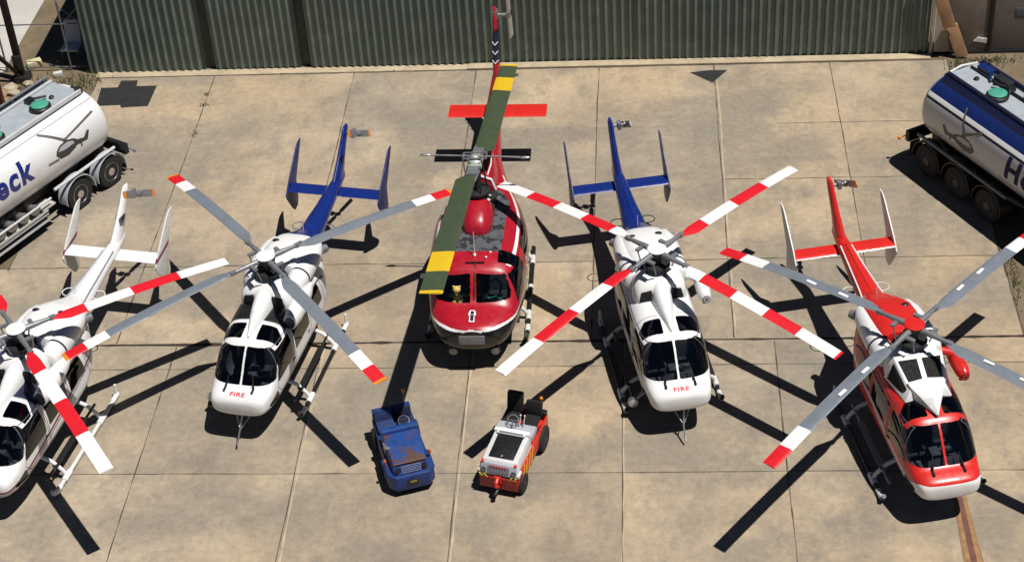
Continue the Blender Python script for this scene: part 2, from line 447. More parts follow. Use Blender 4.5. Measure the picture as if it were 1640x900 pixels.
def boom_lines():
    b = MB()
    for s in (-1, 1):
        pts = [(s*(rx*.78), y, z+rz*.68) for y, z, rx, rz in [(2.5, 1.975, .395, .345), (3.0, 2.0, .325, .29), (4.0, 2.03, .24, .225), (4.9, 2.07, .185, .19)]]
        b.tube(pts, .022, 6)
    return b
def boom_spine():
    b = MB(); return b.loft([dome_sect(y, z-.08, z, w, 2.4, 10) for y, z, w in [(2.3, 2.33, .07), (3, 2.31, .065), (4, 2.29, .055), (4.9, 2.29, .045)]])
def fin():
    b = MB(); rings = []
    for le, te, z, th in [(4.72, 5.82, 2.0, .13), (5.0, 5.9, 2.18, .125), (5.55, 6.15, 2.55, .095), (6.1, 6.52, 2.98, .08), (6.25, 6.66, 3.14, .07), (6.34, 6.64, 3.2, .04)]:
        c, h = (le+te)/2, (te-le)/2
        rings.append([(th*math.sin(t)*(1 if math.cos(t) < .6 else .85), c-h*math.cos(t), z) for t in [2*math.pi*j/18 for j in range(18)]])
    return b.loft(rings)
def endplate(s):
    b = MB(); x = s*1.33
    b.prism([(4.78, 1.86), (5.06, 2.12), (5.98, 2.74), (6.14, 2.79), (6.34, 2.78), (5.62, 1.9), (5.56, 1.30), (5.46, 1.12), (5.22, 1.10), (5.10, 1.25), (4.80, 1.74)], 'yz', x-.02, x+.02)
    return b
def endplate_stripe(s):
    b = MB(); x = s*1.33
    b.prism([(4.86, 1.935), (4.96, 2.03), (5.78, 2.10), (5.70, 2.0)], 'yz', x-.025, x+.025)
    return b
def stab():
    b = MB(); prof = [(4.86, 0), (4.90, .03), (5.02, .042), (5.32, .012), (5.32, -.008), (5.02, -.03), (4.9, -.02)]
    return b.loft([[(x, y, 1.95+z) for y, z in prof] for x in (-1.302, -.6, .6, 1.302)])
def tail_rotor_hub():
    b = MB(); b.tube([(.05, 6.42, 3.04), (.40, 6.42, 3.04)], .045, 10); b.box((.24, 6.42, 3.04), (.1, .2, .2)); b.lathe([(.09, 0), (.09, .1), (.05, .13)], (.37, 6.42, 3.04), 'x', 14); return b
def tail_blade(sgn, ang):
    def fn():
        b = MB(); a = ang
        d = Vector((0, math.cos(a), math.sin(a)))*sgn; e = Vector((.28, -math.sin(a)*.96, math.cos(a)*.96)); c = Vector((.42, 6.42, 3.04)); n = d.cross(e).normalized()
        rs = [(.1, .05), (.25, .10), (.75, .10), (.80, .10), (.98, .095)]
        rings = [[c+d*r_+e*(w_*q)+n*t_ for q, t_ in ((-1, 0), (-.3, .014), (1, .003), (1, -.003), (-.3, -.014))] for r_, w_ in rs]
        b.loft(rings, 0)
        for i, f in enumerate(b.f):
            if (sum((Vector(b.v[k])-c).length for k in f)/len(f)) > .86: b.m[i] = 1
        return b
    return fn
def blade_mesh(key, bands, Rr, chord, root, droop, twist=R(7), grip=None, tipcap=None):
    """blade along +X, leading edge towards +Y (turns counter-clockwise from above); bands: [(r_end, slot)]"""
    if key in CACHE: return CACHE[key]
    b = MB(); rs = set(np.linspace(root, Rr, 26))
    for re, _ in bands: rs |= {re}
    rs = sorted(r_ for r_ in rs if r_ <= Rr+1e-6); rings = []
    for r_ in rs:
        q = min(1, max(0, (r_-root)/(grip or .35))); q = q*q*(3-2*q)
        c = chord*(.35+.65*q); th = .022+.02*(1-q)
        tw = twist*(1-r_/Rr)*.9
        prof = [(.26, 0), (.20, .6), (.02, 1), (-.35, .55), (-.74, .08), (-.74, -.08), (-.35, -.4), (.02, -.8), (.20, -.5)]
        z = -droop*(r_/Rr)**2
        ring = []
        for u, v in prof:
            y, zz = u*c, v*th
            ring.append((r_, y*math.cos(tw)-zz*math.sin(tw), z+y*math.sin(tw)+zz*math.cos(tw)))
        rings.append(ring)
    b.loft(rings)
    n = 9
    for i, f in enumerate(b.f):
        rm = sum(b.v[k][0] for k in f)/len(f)
        for re, sl in bands:
            if rm <= re+1e-6: b.m[i] = sl; break
        else: b.m[i] = bands[-1][1]
        ks = [k % n for k in f]
        if len(f) == 4 and tipcap is not None and (set(ks) <= {0, 8} or set(ks) <= {5, 6, 7, 8} or set(ks) <= {4, 5}): b.m[i] = tipcap
    CACHE[key] = b.mesh(key, 0, 30); return CACHE[key]
def rotor_grip():
    b = MB(); b.tube([(.12, 0, 0), (.45, 0, 0), (.62, 0, -.004), (.98, 0, -.01)], [.075, .075, .06, .045], 10)
    b.box((.42, .16, -.01), (.10, .22, .05)); b.box((.92, 0, -.008), (.16, .11, .09)); b.tube([(.42, .24, -.01), (.30, .22, -.42)], .018, 6)
    return b
def mast():
    b = MB(); b.lathe([(.13, 2.2), (.12, 2.9), (.10, 3.2), (.17, 3.24), (.2, 3.3), (.2, 3.42), (.15, 3.45)], (0, 0, 0), 'z', 18)
    b.lathe([(.2, 2.93), (.33, 2.95), (.33, 3.02), (.2, 3.04)], (0, 0, 0), 'z', 20)
    for k in range(4):
        a = R(25+90*k); b.tube([(.42*math.cos(a), .42*math.sin(a), 2.6), (.3*math.cos(a), .3*math.sin(a), 2.98)], .028, 6)
        b.tube([(.2*math.cos(a+.5), .2*math.sin(a+.5), 2.3), (.24*math.cos(a+.5), .24*math.sin(a+.5), 2.95)], .035, 8)
    return b
def hub_cap():
    b = MB(); b.lathe([(.235, 3.435), (.245, 3.45), (.23, 3.468), (.15, 3.485), (.04, 3.49)], (0, 0, 0), 'z', 26); return b
def gear_deck():
    b = MB(); b.prism([(-.58, .05), (.58, .05), (.62, .3), (.58, .6), (-.58, .6), (-.62, .3)], 'xy', 2.28, 2.5)
    for x, y, h in ((.36, .3, .22), (-.34, .36, .26), (.14, .48, .3), (-.18, .5, .24), (.48, .18, .16), (-.48, .2, .2)): b.tube([(x, y, 2.45), (x*.9, y, 2.5+h)], [.07, .05], 8)
    for s in (-1, 1): b.tube([(s*.5, .1, 2.6), (s*.3, .35, 2.72), (s*.1, .52, 2.66)], .03, 6)
    return b
def skid_tube(s):
    b = MB(); b.tube([(s*1.2, -2.12, .26), (s*1.2, -2.06, .16), (s*1.2, -1.94, .10), (s*1.2, -1.8, .085), (s*1.2, 1.55, .085), (s*1.2, 1.72, .1)], .055, 10); return b
def skid_shoe(s, k):
    b = MB()
    if k < 2:
        y = (-1.35, .72)[k]; b.tube([(s*1.2, y-.17, .09), (s*1.2, y+.17, .09)], .078, 10)
    elif k == 2: b.tube([(s*1.2, -2.06, .16), (s*1.2, -1.94, .10), (s*1.2, -1.72, .086)], .066, 10)
    else: b.tube([(s*1.2, 1.4, .088), (s*1.2, 1.72, .102)], .066, 10); b.tube([(s*1.2, 1.66, .1), (s*1.2, 1.70, .42)], .035, 8)
    return b
def cross_tube(y):
    def fn():
        b = MB(); b.tube([(-1.2, y, .10), (-1.12, y, .26), (-.9, y, .50), (-.55, y, .66), (.55, y, .66), (.9, y, .50), (1.12, y, .26), (1.2, y, .10)], .052, 10); return b
    return fn
def step_bar(s):
    b = MB(); b.tube([(s*1.0, -1.9, .42), (s*1.0, .9, .42)], .035, 8); b.box((s*1.0, -.6, .445), (.15, 1.7, .02)); return b
def seat_fn(x, y, z):
    def fn():
        b = MB(); b.box((x, y, z), (.46, .46, .13)); b.box((x, y+.24, z+.36), (.46, .12, .66), rot=(R(-12), 0, 0)); b.box((x, y+.33, z+.76), (.24, .1, .2), rot=(R(-12), 0, 0)); return b
    return fn
def panel_fn():
    b = MB(); b.box((0, -2.36, 1.28), (.75, .25, .32), rot=(R(-25), 0, 0)); b.box((0, -1.95, .98), (.22, .7, .5)); b.box((0, -1.0, .78), (1.5, 2.8, .04)); return b
def panel_faces():
    b = MB()
    for x in (-.26, -.08, .1, .28): b.box((x, -2.215, 1.31), (.13, .02, .13), rot=(R(-25), 0, 0))
    return b
def loops(s):
    b = MB(); c = (s*.30, 3.25, 2.04)
    b.tube([(c[0]+s*(.19*math.cos(t)+.1), c[1]+.17*math.sin(t), c[2]) for t in [math.pi*(1.15-2.3*k/16) for k in range(17)]], .014, 6); return b
def whip(x, y, z, h):
    def fn():
        b = MB(); b.tube([(x, y, z), (x, y+h*.12, z+h)], [.014, .008], 6); b.box((x, y, z), (.05, .09, .04)); return b
    return fn
def wire_probe():
    b = MB(); b.tube([(.05, -2.95, .74), (.0, -3.12, .40), (.0, -3.42, .16)], [.02, .022, .022], 8); b.tube([(.25, -2.75, .70), (.02, -3.1, .42)], .014, 6); b.tube([(-.2, -2.75, .70), (0, -3.1, .42)], .014, 6); return b
def wiper(s):
    b = MB(); b.tube([(s*.36, -2.70, 1.44), (s*.34, -2.66, 1.50)], .03, 6); b.tube([(s*.35, -2.66, 1.485), (s*.30, -2.48, 1.67)], [.016, .012], 6); b.box((s*.36, -2.78, 1.412), (.05, .16, .03)); return b
def searchlight():
    b = MB(); b.tube([(-.55, -1.95, .70), (-.8, -2.05, .62), (-1.0, -2.12, .54)], .03, 8); b.tube([(-.6, -1.75, .68), (-.92, -2.06, .58)], .02, 8)
    b.lathe([(.05, .08), (.11, .06), (.13, 0), (.125, -.07)], (-1.06, -2.16, .52), 'y', 16); return b
def search_lens():
    b = MB(); b.lathe([(.112, -.066), (.112, -.078), (.02, -.09)], (-1.06, -2.16, .52), 'y', 16); return b
def hoist():
    b = MB(); b.tube([(.62, .2, 2.42), (.95, .12, 2.36), (1.12, .05, 2.28)], [.1, .1, .09], 10)
    rings = []
    for y, r_ in [(-.62, .07), (-.56, .13), (-.4, .17), (-.1, .18), (.25, .16), (.5, .10), (.58, .04)]:
        rings.append([(1.12+r_*.95*math.cos(t), y, 2.16+r_*1.15*math.sin(t)) for t in [2*math.pi*j/18 for j in range(18)]])
    b.loft(rings); return b
def hoist_face():
    b = MB(); rings = []
    for y, r_ in [(-.60, .10), (-.615, .095), (-.622, .03)]:
        rings.append([(1.12+r_*.95*math.cos(t), y, 2.16+r_*1.15*math.sin(t)) for t in [2*math.pi*j/18 for j in range(18)]])
    b.loft(rings); b.tube([(1.12, -.35, 1.98), (1.12, -.35, 1.86)], .04, 8); return b
def side_pod():
    b = MB(); rings = []
    for y, rx, rz in [(-1.02, .12, .16), (-.98, .17, .22), (-.7, .21, .25), (-.2, .21, .25), (.25, .17, .2), (.6, .08, .1)]:
        rings.append([(.82+rx*math.cos(t), y, 2.2+rz*math.sin(t)) for t in [2*math.pi*j/20 for j in range(20)]])
    return b.loft(rings)
def pod_mouth():
    b = MB(); rings = []
    for y, k in [(-1.0, 1), (-1.032, .97), (-1.035, .2)]:
        rings.append([(.82+.135*k*math.cos(t), y, 2.2+.18*k*math.sin(t)) for t in [2*math.pi*j/20 for j in range(20)]])
    return b.loft(rings)
def filter_cowl():   # large barrier-filter intake of the red machine
    b = MB(); b.hexa([(-.56, -1.26, 2.24), (.56, -1.26, 2.24), (.74, -.28, 2.24), (-.74, -.28, 2.24), (-.42, -1.16, 2.46), (.42, -1.16, 2.46), (.58, -.34, 2.86), (-.58, -.34, 2.86)])
    return b
def filter_panel(s):
    b = MB(); n = Vector((0, -.40, .82)).normalized()*.012
    q = [(s*.06, -1.08, 2.503), (s*.37, -1.08, 2.503), (s*.50, -.46, 2.805), (s*.06, -.46, 2.805)]
    b.hexa([Vector(p)-n*2 for p in q]+[Vector(p)+n for p in q]); return b
def filter_side(s):
    b = MB(); q = [(s*.535, -1.05, 2.30), (s*.70, -.42, 2.30), (s*.60, -.45, 2.74), (s*.455, -1.05, 2.45)]
    n = Vector((s*.9, 0, .25)).normalized()*.012
    b.hexa([Vector(p)-n*2 for p in q]+[Vector(p)+n for p in q]); return b
def beak():
    b = MB(); b.loft([[(x*w_, y, z0) for x, z0 in ((-1, 2.26), (1, 2.26), (1, zt-.07), (.0, zt), (-1, zt-.07))] for y, zt, w_ in [(-1.84, 2.30, .02), (-1.45, 2.49, .22), (-1.12, 2.63, .41), (-1.0, 2.68, .45), (-.96, 2.62, .43)]]); return b

SEAM = paint('seam_grey', (.10, .10, .11), .7, var=.3)
def surf_line(bvh, pts, view, side=1, wd=.014, off=.004, closed=False):
    P = [np.array(p, float) for p in pts]
    if closed: P.append(P[0])
    q = []
    for a, b_ in zip(P[:-1], P[1:]):
        n = max(2, int(np.hypot(*(b_-a))/.06)); q += [a+(b_-a)*i/n for i in range(n)]
    q.append(P[-1]); L = []; Rr = []
    for i, p in enumerate(q):
        d = q[min(i+1, len(q)-1)]-q[max(i-1, 0)]; d = d/(np.hypot(*d)+1e-9); nn = np.array([-d[1], d[0]])*wd/2
        row = []
        for pp in (p+nn, p-nn):
            if view == 'side': o_, dr = Vector((side*3, pp[0], pp[1])), Vector((-side, 0, 0))
            else: o_, dr = Vector((pp[0], pp[1], 5)), Vector((0, 0, -1))
            h = bvh.ray_cast(o_, dr)
            if h[0] is None: row = None; break
            n_ = h[1] if h[1].dot(dr) < 0 else -h[1]; row.append(h[0]+n_*off)
        if row: L.append(row)
    b = MB()
    if len(L) > 1: b.add([v for r_ in L for v in r_], [(2*i, 2*i+1, 2*i+3, 2*i+2) for i in range(len(L)-1)])
    return b
BK_SEAMS = [('side', [(-2.3, 1.2), (-1.9, 2.06), (-1.10, 2.09), (-1.10, .84), (-2.0, .84)], True), ('side', [(-1.04, .84), (-1.04, 2.08), (.15, 2.08), (.15, .84)], True), ('side', [(1.15, 2.1), (1.35, .9)], False), ('side', [(-2.7, .95), (-1.2, .8), (1.1, .8)], False)]
BK_TOP = [[(-.80, -.42), (-.80, 1.5)], [(.80, -.42), (.80, 1.5)], [(-.8, -1.14), (-.24, -1.14)], [(.24, -1.14), (.8, -1.14)]]
BK_LIV = {}
def make_bk(key, pos, head, rot_az, label, liv):
    t = thing('helicopter', (pos[0], pos[1], 0), R(head), label, 'helicopter', 'helicopters parked on the concrete apron')
    res = bk_body(); main = liv['main']
    slots = [main, liv.get('chin', main), liv.get('s1', main), liv.get('s2', main), liv['tail'], liv.get('deck', main)]
    body = link('fuselage', res['body'], slots, t)
    if 'lin' not in _bk:
        glassy = [i for i, n in enumerate(['windscreen_a', 'windscreen_b', 'roof_a', 'roof_b']+[k+q for q in 'ab' for k in ('chin_', 'doorwin_', 'sidewin_', 'rearwin_', 'door_', 'slide_')]) if not n.startswith(('door_', 'slide_'))]
        _bk['lin'] = lining_mesh(res, -2.75, 1.6, glassy)
    link('cabin_lining', _bk['lin'], LINING, t)
    for s in 'ab':
        link('windscreen', res['windscreen_'+s], GLASS, t)
        link('roof_window', res['roof_'+s], GLASSD, t)
        link('chin_window', res['chin_'+s], GLASSD, t)
        d = link('cockpit_door', res['door_'+s], slots, t); link('window', res['doorwin_'+s], GLASSG, d)
        d = link('sliding_door', res['slide_'+s], slots, t); link('window', res['sidewin_'+s], GLASSG, d)
        link('cabin_window', res['rearwin_'+s], GLASSG, t)
    for k, (vw, pl, cl) in enumerate(BK_SEAMS):
        for sg in (-1, 1): part(f'bkseam{k}{sg}', 'panel_seam', lambda: surf_line(res['bvh'], pl, vw, sg, closed=cl), SEAM, t)
    for k, pl in enumerate(BK_TOP): part(f'bkseamt{k}', 'panel_seam', lambda: surf_line(res['bvh'], pl, 'top'), SEAM, t)
    for sg, q in ((-1, 'a'), (1, 'b')):
        for k, (y, z) in enumerate(((-1.2, 1.22), (-.05, 1.2))):
            h_ = part(f'bkdh{sg}{k}', 'door_handle', lambda: MB().box((sg*.868, y, z), (.03, .13, .035)), DARK, t, .006)
    for x in (-.37, .37): part(f'bks{x}', 'seat', seat_fn(x, -1.5, 1.02), SEATM, t, .03)
    for x in (-.4, .4): part(f'bkc{x}', 'seat', seat_fn(x, -.35, 1.02), SEATM, t, .03)
    ip = part('bkip', 'instrument_panel', panel_fn, paint('panel_grey', (.085, .09, .10), .6, var=.4, scale=5), t, .02); part('bkif', 'dial', panel_faces, LENS, ip)
    cw = liv['cowl']
    cf = part('bkcf', 'transmission_cowling', cowl_front, cw, t)
    if liv.get('filter'):
        fc = part('bkfc', 'intake_filter_housing', filter_cowl, cw, t, .025)
        for s in (-1, 1):
            part(f'bkfp{s}', 'filter_screen', lambda s=s: filter_panel(s), MATTE, fc); part(f'bkfs{s}', 'filter_screen', lambda s=s: filter_side(s), MATTE, fc)
        part('bkbk', 'intake_beak', beak, cw, t, .01)
    else:
        part('bksp', 'spine_fairing', spine, cw, t)
        for s in (-1, 1): part(f'bkin{s}', 'air_intake', lambda s=s: inlet(s), MATTE, t, .02)
    part('bkgd', 'gear_deck', gear_deck, [NAVY if not liv.get('filter') else DARK], t)
    rc = part('bkrc', 'engine_cowling', cowl_rear, [liv['rear'], liv['tail']], t)
    for s in (-1, 1):
        part(f'bkgr{s}', 'vent', lambda s=s: grille(s), BLACK, rc)
        nc = part(f'bknc{s}', 'engine_nacelle', lambda s=s: nacelle(s), liv.get('nac', cw), t); part(f'bkng{s}', 'band', lambda s=s: nacelle_gap(s), NAVY, nc)
        part(f'bkex{s}', 'exhaust', lambda s=s: exhaust(s), [GREYM, BLACK], t)
        part(f'bklo{s}', 'loop_antenna', lambda s=s: loops(s), liv.get('loop', OFFWHITE), t)
    bo = part('bkbo', 'tail_boom', boom, liv['tail'], t)
    part('bkbs', 'drive_shaft_cover', boom_spine, liv['tail'], bo)
    if liv.get('boomline'): part('bkbl', 'stripe', boom_lines, liv['boomline'], bo)
    f = part('bkfi', 'tail_fin', fin, liv['fin'], t)
    if liv.get('fin_mark'):
        for s in (-1, 1):
            b = MB(); b.prism([(5.74, 2.54), (5.86, 2.66), (5.98, 2.68), (6.02, 2.62), (5.92, 2.52)], 'yz', s*.088-.003, s*.088+.012*s); b.build('emblem', NAVY, f)
    st = part('bkst', 'tailplane', stab, liv['stab'], t)
    for s in (-1, 1):
        e = part(f'bkep{s}', 'end_plate', lambda s=s: endplate(s), liv['plate'], t, .012)
        if liv.get('plate_stripe'): part(f'bkes{s}', 'stripe', lambda s=s: endplate_stripe(s), liv['plate_stripe'], e)
    tr = part('bkth', 'tail_rotor', tail_rotor_hub, [GREYM], t)
    for s in (-1, 1): part(f'bktb{s}{liv["tr_ang"]}', 'tail_blade', tail_blade(s, R(liv['tr_ang'])), [GREYM, liv['tr_tip']], tr)
    ms = part('bkma', 'rotor_mast', mast, DARK, t); part('bkhc', 'hub_cap', hub_cap, liv.get('cap', WHITE), ms)
    for k in range(4):
        bands, mats = liv['blades'][k]
        az = R(rot_az+[135, 45, 225, -45][k]-head)
        me = blade_mesh(f'bkbl_{bands}', bands, 5.5, .335, .92, .36, tipcap=len(mats))
        bl = link('rotor_blade', me, list(mats)+[BUNDER if liv['edge'] else mats[0]], t, (0, 0, 3.36), (0, 0, az))
        part('bkgp', 'blade_grip', rotor_grip, GREYM, bl)
        if liv.get('dots'):
            b = MB()
            for r_ in (1.95, 2.85):
                z = -.36*(r_/5.5)**2+.032; b.box((r_, -.03, z), (.26, .08, .01))
            if 'dots' not in CACHE: CACHE['dots'] = b.mesh('marking')
            link('marking', CACHE['dots'], WHITE, bl)
    for s in (-1, 1):
        sk_ = part(f'bksk{s}', 'skid', lambda s=s: skid_tube(s), liv['skid'], t); [part(f'bksh{s}{k}', 'shoe', lambda s=s, k=k: skid_shoe(s, k), liv['shoe'], sk_) for k in range(4)]
        part(f'bkse{s}', 'step', lambda s=s: step_bar(s), liv['step'], t)
        part(f'bkwp{s}', 'wiper', lambda s=s: wiper(s), BLACK, t)
    for y in (-1.35, .72): part(f'bkct{y}', 'cross_tube', cross_tube(y), liv['shoe'], t)
    for x, y, z, h in liv['ant']: part(f'bkan{x}{y}', 'antenna', whip(x, y, z, h), liv.get('antm', OFFWHITE), t)
    if liv.get('probe'): part('bkpr', 'wire_cutter', wire_probe, STEEL, t)
    if liv.get('search'):
        sx = part('bksl', 'searchlight', searchlight, STEEL, t); part('bksn', 'lens', search_lens, LENS, sx)
    if liv.get('hoist'):
        h = part('bkho', 'rescue_hoist', hoist, liv['hoist'], t); part('bkhf', 'drum_cover', hoist_face, liv['hoistface'], h)
    if liv.get('pod'):
        p = part('bkpo', 'intake_pod', side_pod, main, t); part('bkpm', 'mouth', pod_mouth, NAVY, p)
    if liv.get('text'):
        me = text_mesh(liv['text'], .20, .006, 0, sub=1, spacing=1.1)
        def fn(co):
            x, s_ = co.x, co.y
            hit = res['bvh'].ray_cast(Vector((x, -2.90+s_*.75, 3)), Vector((0, 0, -1)))
            return (hit[0]+hit[1]*(.006 if hit[1].z > 0 else -.006)) if hit[0] else Vector((x, -3.0, 1.3))
        link('lettering', wrap(me, fn), BRED, t)
    return t

BANDS_RWRW = ((1.75, 0), (2.95, 1), (4.2, 0), (5.5, 1))
BANDS_WRWR = ((1.5, 1), (2.45, 0), (3.4, 1), (4.35, 0), (5.44, 1), (5.5, 0))
BANDS_GREY = ((4.34, 0), (4.93, 1), (5.42, 2), (5.5, 3))
BANDS_GREY2 = ((4.2, 0), (4.88, 1), (5.5, 2))
RW = (BRED, WHITE)
make_bk('a', (-15.11, 32.05), -10, -8.35, 'white helicopter with maroon side stripes and white tail, by the left tanker trailer',
        dict(main=WHITE, s1=MAROON, s2=GSTRIPE, tail=WHITE, cowl=WHITE, rear=WHITE, fin=WHITE, fin_mark=1, stab=WHITE, plate=OFFWHITE, plate_stripe=MAROON, boomline=GSTRIPE,
             blades=[(BANDS_RWRW, RW)]*4, edge=False, tr_ang=148, tr_tip=ORANGE, skid=OFFWHITE, shoe=WHITE, step=BLACK, deck=NAVY, ant=[(0, 2.9, 2.3, .35)], loop=WHITE, pod=1))
G4 = (BGREY, WHITE, BRED, ORANGE)
make_bk('b', (-9.52, 34.85), -10.2, -6.4, 'white helicopter with navy tail and plain grey rotor blades tipped red',
        dict(main=WHITE, tail=BLUE, cowl=WHITE, rear=WHITE, fin=BLUE, stab=BLUE, plate=paint('faded_navy', (.016, .026, .13), .45, var=.25, scale=2), blades=[(BANDS_GREY, G4)]*4, edge=True, tr_ang=148, tr_tip=ORANGE,
             skid=BLACK, shoe=WHITE, step=BLACK, deck=BLACK, ant=[(0, 2.55, 2.3, .5)], probe=1, search=1, text='FIRE', pod=1, loop=GREYM))
make_bk('c', (.22, 34.91), 10.8, 4.4, 'white helicopter with navy tail and red and white banded rotor blades',
        dict(main=WHITE, tail=BLUE, cowl=WHITE, rear=WHITE, fin=BLUE, stab=BLUE, plate=paint('pale_navy', (.045, .055, .14), .45, var=.2, scale=2), blades=[(BANDS_WRWR, RW), (BANDS_RWRW, RW), (BANDS_RWRW, RW), (BANDS_WRWR, RW)], edge=True, tr_ang=148, tr_tip=OFFWHITE,
             skid=DARK, shoe=OFFWHITE, step=BLACK, ant=[(0, 2.5, 2.3, .4)], probe=1, search=1, text='FIRE', hoist=WHITE, hoistface=GREYM, loop=DARK))
RB = (BGREY, WHITE, BRED)
make_bk('d', (6.07, 31.85), 12, 5.6, 'bright red helicopter with white chin band and white intake beak',
        dict(main=RED, chin=WHITE, s1=WHITE, s2=WHITE, tail=RED, cowl=WHITE, rear=RED, nac=WHITE, fin=RED, stab=RED, plate=OFFWHITE, boomline=WHITE, blades=[(BANDS_GREY2, RB)]*4, edge=True, dots=1, tr_ang=148, tr_tip=ORANGE, filter=1, cap=RED,
             skid=DARK, shoe=OFFWHITE, step=GREYM, ant=[(0, 2.5, 2.3, .25)], hoist=RED, hoistface=paint('dark_red', (.2, .01, .01), .5), loop=OFFWHITE))

# ------------------------------------------------------------------ crimson single-engine helicopter with two-blade rotor
def make_uh():
    pos = (-4.47, 38.32); t = thing('helicopter', (pos[0], pos[1], 0), R(0), 'crimson helicopter with two long army green rotor blades banded yellow', 'helicopter', 'helicopters parked on the concrete apron')
    st = [(-3.96, .84, 1.06, 1.34, .36, 2.2, 2.3), (-3.92, .74, 1.06, 1.39, .58, 2.3, 2.4), (-3.76, .64, 1.07, 1.44, .82, 2.5, 2.5), (-3.45, .58, 1.09, 1.49, .99, 2.7, 2.6), (-3.15, .55, 1.1, 1.53, 1.09, 2.9, 2.6),
          (-2.95, .55, 1.1, 1.64, 1.13, 3.0, 2.8), (-2.65, .55, 1.1, 2.0, 1.18, 3.0, 2.8), (-2.42, .55, 1.12, 2.2, 1.21, 3.2, 2.8), (-2.1, .55, 1.15, 2.29, 1.25, 3.4, 3), (-1.2, .55, 1.15, 2.33, 1.29, 3.6, 3), (-.2, .55, 1.15, 2.35, 1.27, 3.6, 3),
          (.6, .58, 1.2, 2.35, 1.14, 3.2, 3), (1.3, .7, 1.3, 2.35, .9, 2.8, 2.6), (2.1, .98, 1.5, 2.33, .64, 2.4, 2.3), (2.9, 1.28, 1.7, 2.26, .44, 2.1, 2.1), (3.1, 1.34, 1.74, 2.22, .40, 2, 2)]
    V = body_grid(st, 240, 230)
    cuts = []
    fr = lambda P: P[..., 1]+2.38
    for s in (-1, 1):
        cuts.append((f'wind{s}', region('front', [(s*.11, 1.60), (s*.11, 2.08), (s*.80, 2.02), (s*.93, 1.70), (s*.92, 1.60)], .035, fr)))
        cuts.append((f'roof{s}', region('top', [(s*.66, -2.20), (s*.66, -1.80), (s*1.10, -1.80), (s*1.10, -2.14)], .04, lambda P: 1.98-P[..., 2])))
        c2 = lambda P, s=s: .5-s*P[..., 0]
        cuts.append((f'dw{s}', region('side', [(-2.75, 1.42), (-2.45, 1.98), (-1.75, 2.02), (-1.75, 1.36)], .05, c2)))
        cuts.append((f'sw{s}', region('side', [(-1.25, 1.4), (-1.25, 2.0), (-.35, 2.0), (-.35, 1.4)], .06, c2)))
        cuts.append((f'sv{s}', region('side', [(-.15, 1.4), (-.15, 2.0), (.5, 2.0), (.5, 1.4)], .06, c2)))
        cuts.append((f'dr{s}', region('side', [(-2.85, 1.3), (-2.45, 2.05), (-1.66, 2.1), (-1.66, .85), (-2.5, .85)], .03, c2)))
        cuts.append((f'sl{s}', region('side', [(-1.5, .8), (-1.5, 2.1), (.62, 2.1), (.55, .8)], .03, c2)))
    grey = paint('anti_slip_grey', (.095, .10, .112), .85, var=.25, scale=4, wear=((.014, .014, .018), .50, .56, 4.2))
    band = lambda a, b, y0, y1: (lambda P: np.maximum(np.maximum(a-P[..., 2], P[..., 2]-b), np.maximum(y0-P[..., 1], P[..., 1]-y1)))
    zl = lambda P: np.interp(P[..., 1], [-4, -3.7, -3.1, 3], [1.31, 1.30, 1.20, 1.16])
    P_ = [(1, lambda P: P[..., 2]-zl(P)), (2, lambda P: np.maximum(zl(P)-P[..., 2], P[..., 2]-zl(P)-.055)), (2, band(2.10, 2.165, -2.25, 1.9)),
          (3, lambda P: np.maximum(region('top', [(-.68, -1.84), (.68, -1.84), (.78, .5), (.55, .9), (-.55, .9), (-.78, .5)])(P), 2.1-P[..., 2]))]
    res = carve(V, cuts, P_)
    slots = [CRIM, paint('gloss_black', (.012, .012, .013), .25, var=.2, coat=.2), WHITE, grey]
    body = link('fuselage', res['body'], slots, t)
    gi = [i for i, (n, _) in enumerate(cuts) if not n.startswith(('dr', 'sl'))]
    link('cabin_lining', lining_mesh(res, -3.3, 1.2, gi), LINING, t)
    for s in (-1, 1):
        link('windscreen', res[f'wind{s}'], GLASS, t); link('roof_window', res[f'roof{s}'], GLASSD, t)
        d = link('cockpit_door', res[f'dr{s}'], slots, t); link('window', res[f'dw{s}'], GLASSG, d)
        d = link('sliding_door', res[f'sl{s}'], slots, t); link('window', res[f'sw{s}'], GLASSG, d); link('window', res[f'sv{s}'], GLASSG, d)
    for x in (-.55, .55):
        seat_fn(x, -2.0, 1.0)().build('seat', SEATM, t, .03)
    b = MB(); b.tube([(.42, -2.24, 1.62), (.55, -2.2, 1.7), (.68, -2.22, 1.5), (.62, -2.32, 1.25), (.3, -2.42, 1.2)], .035, 8); b.ellipsoid((.30, -2.5, 1.28), (.1, .06, .05)); b.ellipsoid((.68, -2.5, 1.25), (.12, .05, .05))
    b.build('harness', TEAL, t)
    b = MB(); b.box((0, -2.9, 1.3), (1.7, .28, .3), rot=(R(-20), 0, 0)); b.box((0, -2.3, 1.0), (.28, .9, .5)); b.box((0, -1.0, .82), (2.3, 3.9, .04)); ip = b.build('instrument_panel', DARK, t, .02)
    b = MB()
    for x in (-.5, -.32, .24, .42, .6): b.lathe([(.07, 0), (.07, .02), (.05, .03)], (x, -2.74, 1.36), 'y', 12)
    b.build('dial', LENS, ip)
    # engine deck
    b = MB(); b.loft([dome_sect(y, 2.25, z, w, 2.6) for y, z, w in [(-1.18, 2.42, .16), (-1.12, 2.55, .28), (-.95, 2.70, .37), (-.6, 2.82, .42), (-.2, 2.86, .43), (-.14, 2.82, .40)]])
    b.build('transmission_fairing', CRIM, t)
    b = MB(); b.prism([(-.42, -.12), (.42, -.12), (.45, .75), (-.45, .75)], 'xy', 2.3, 2.44)
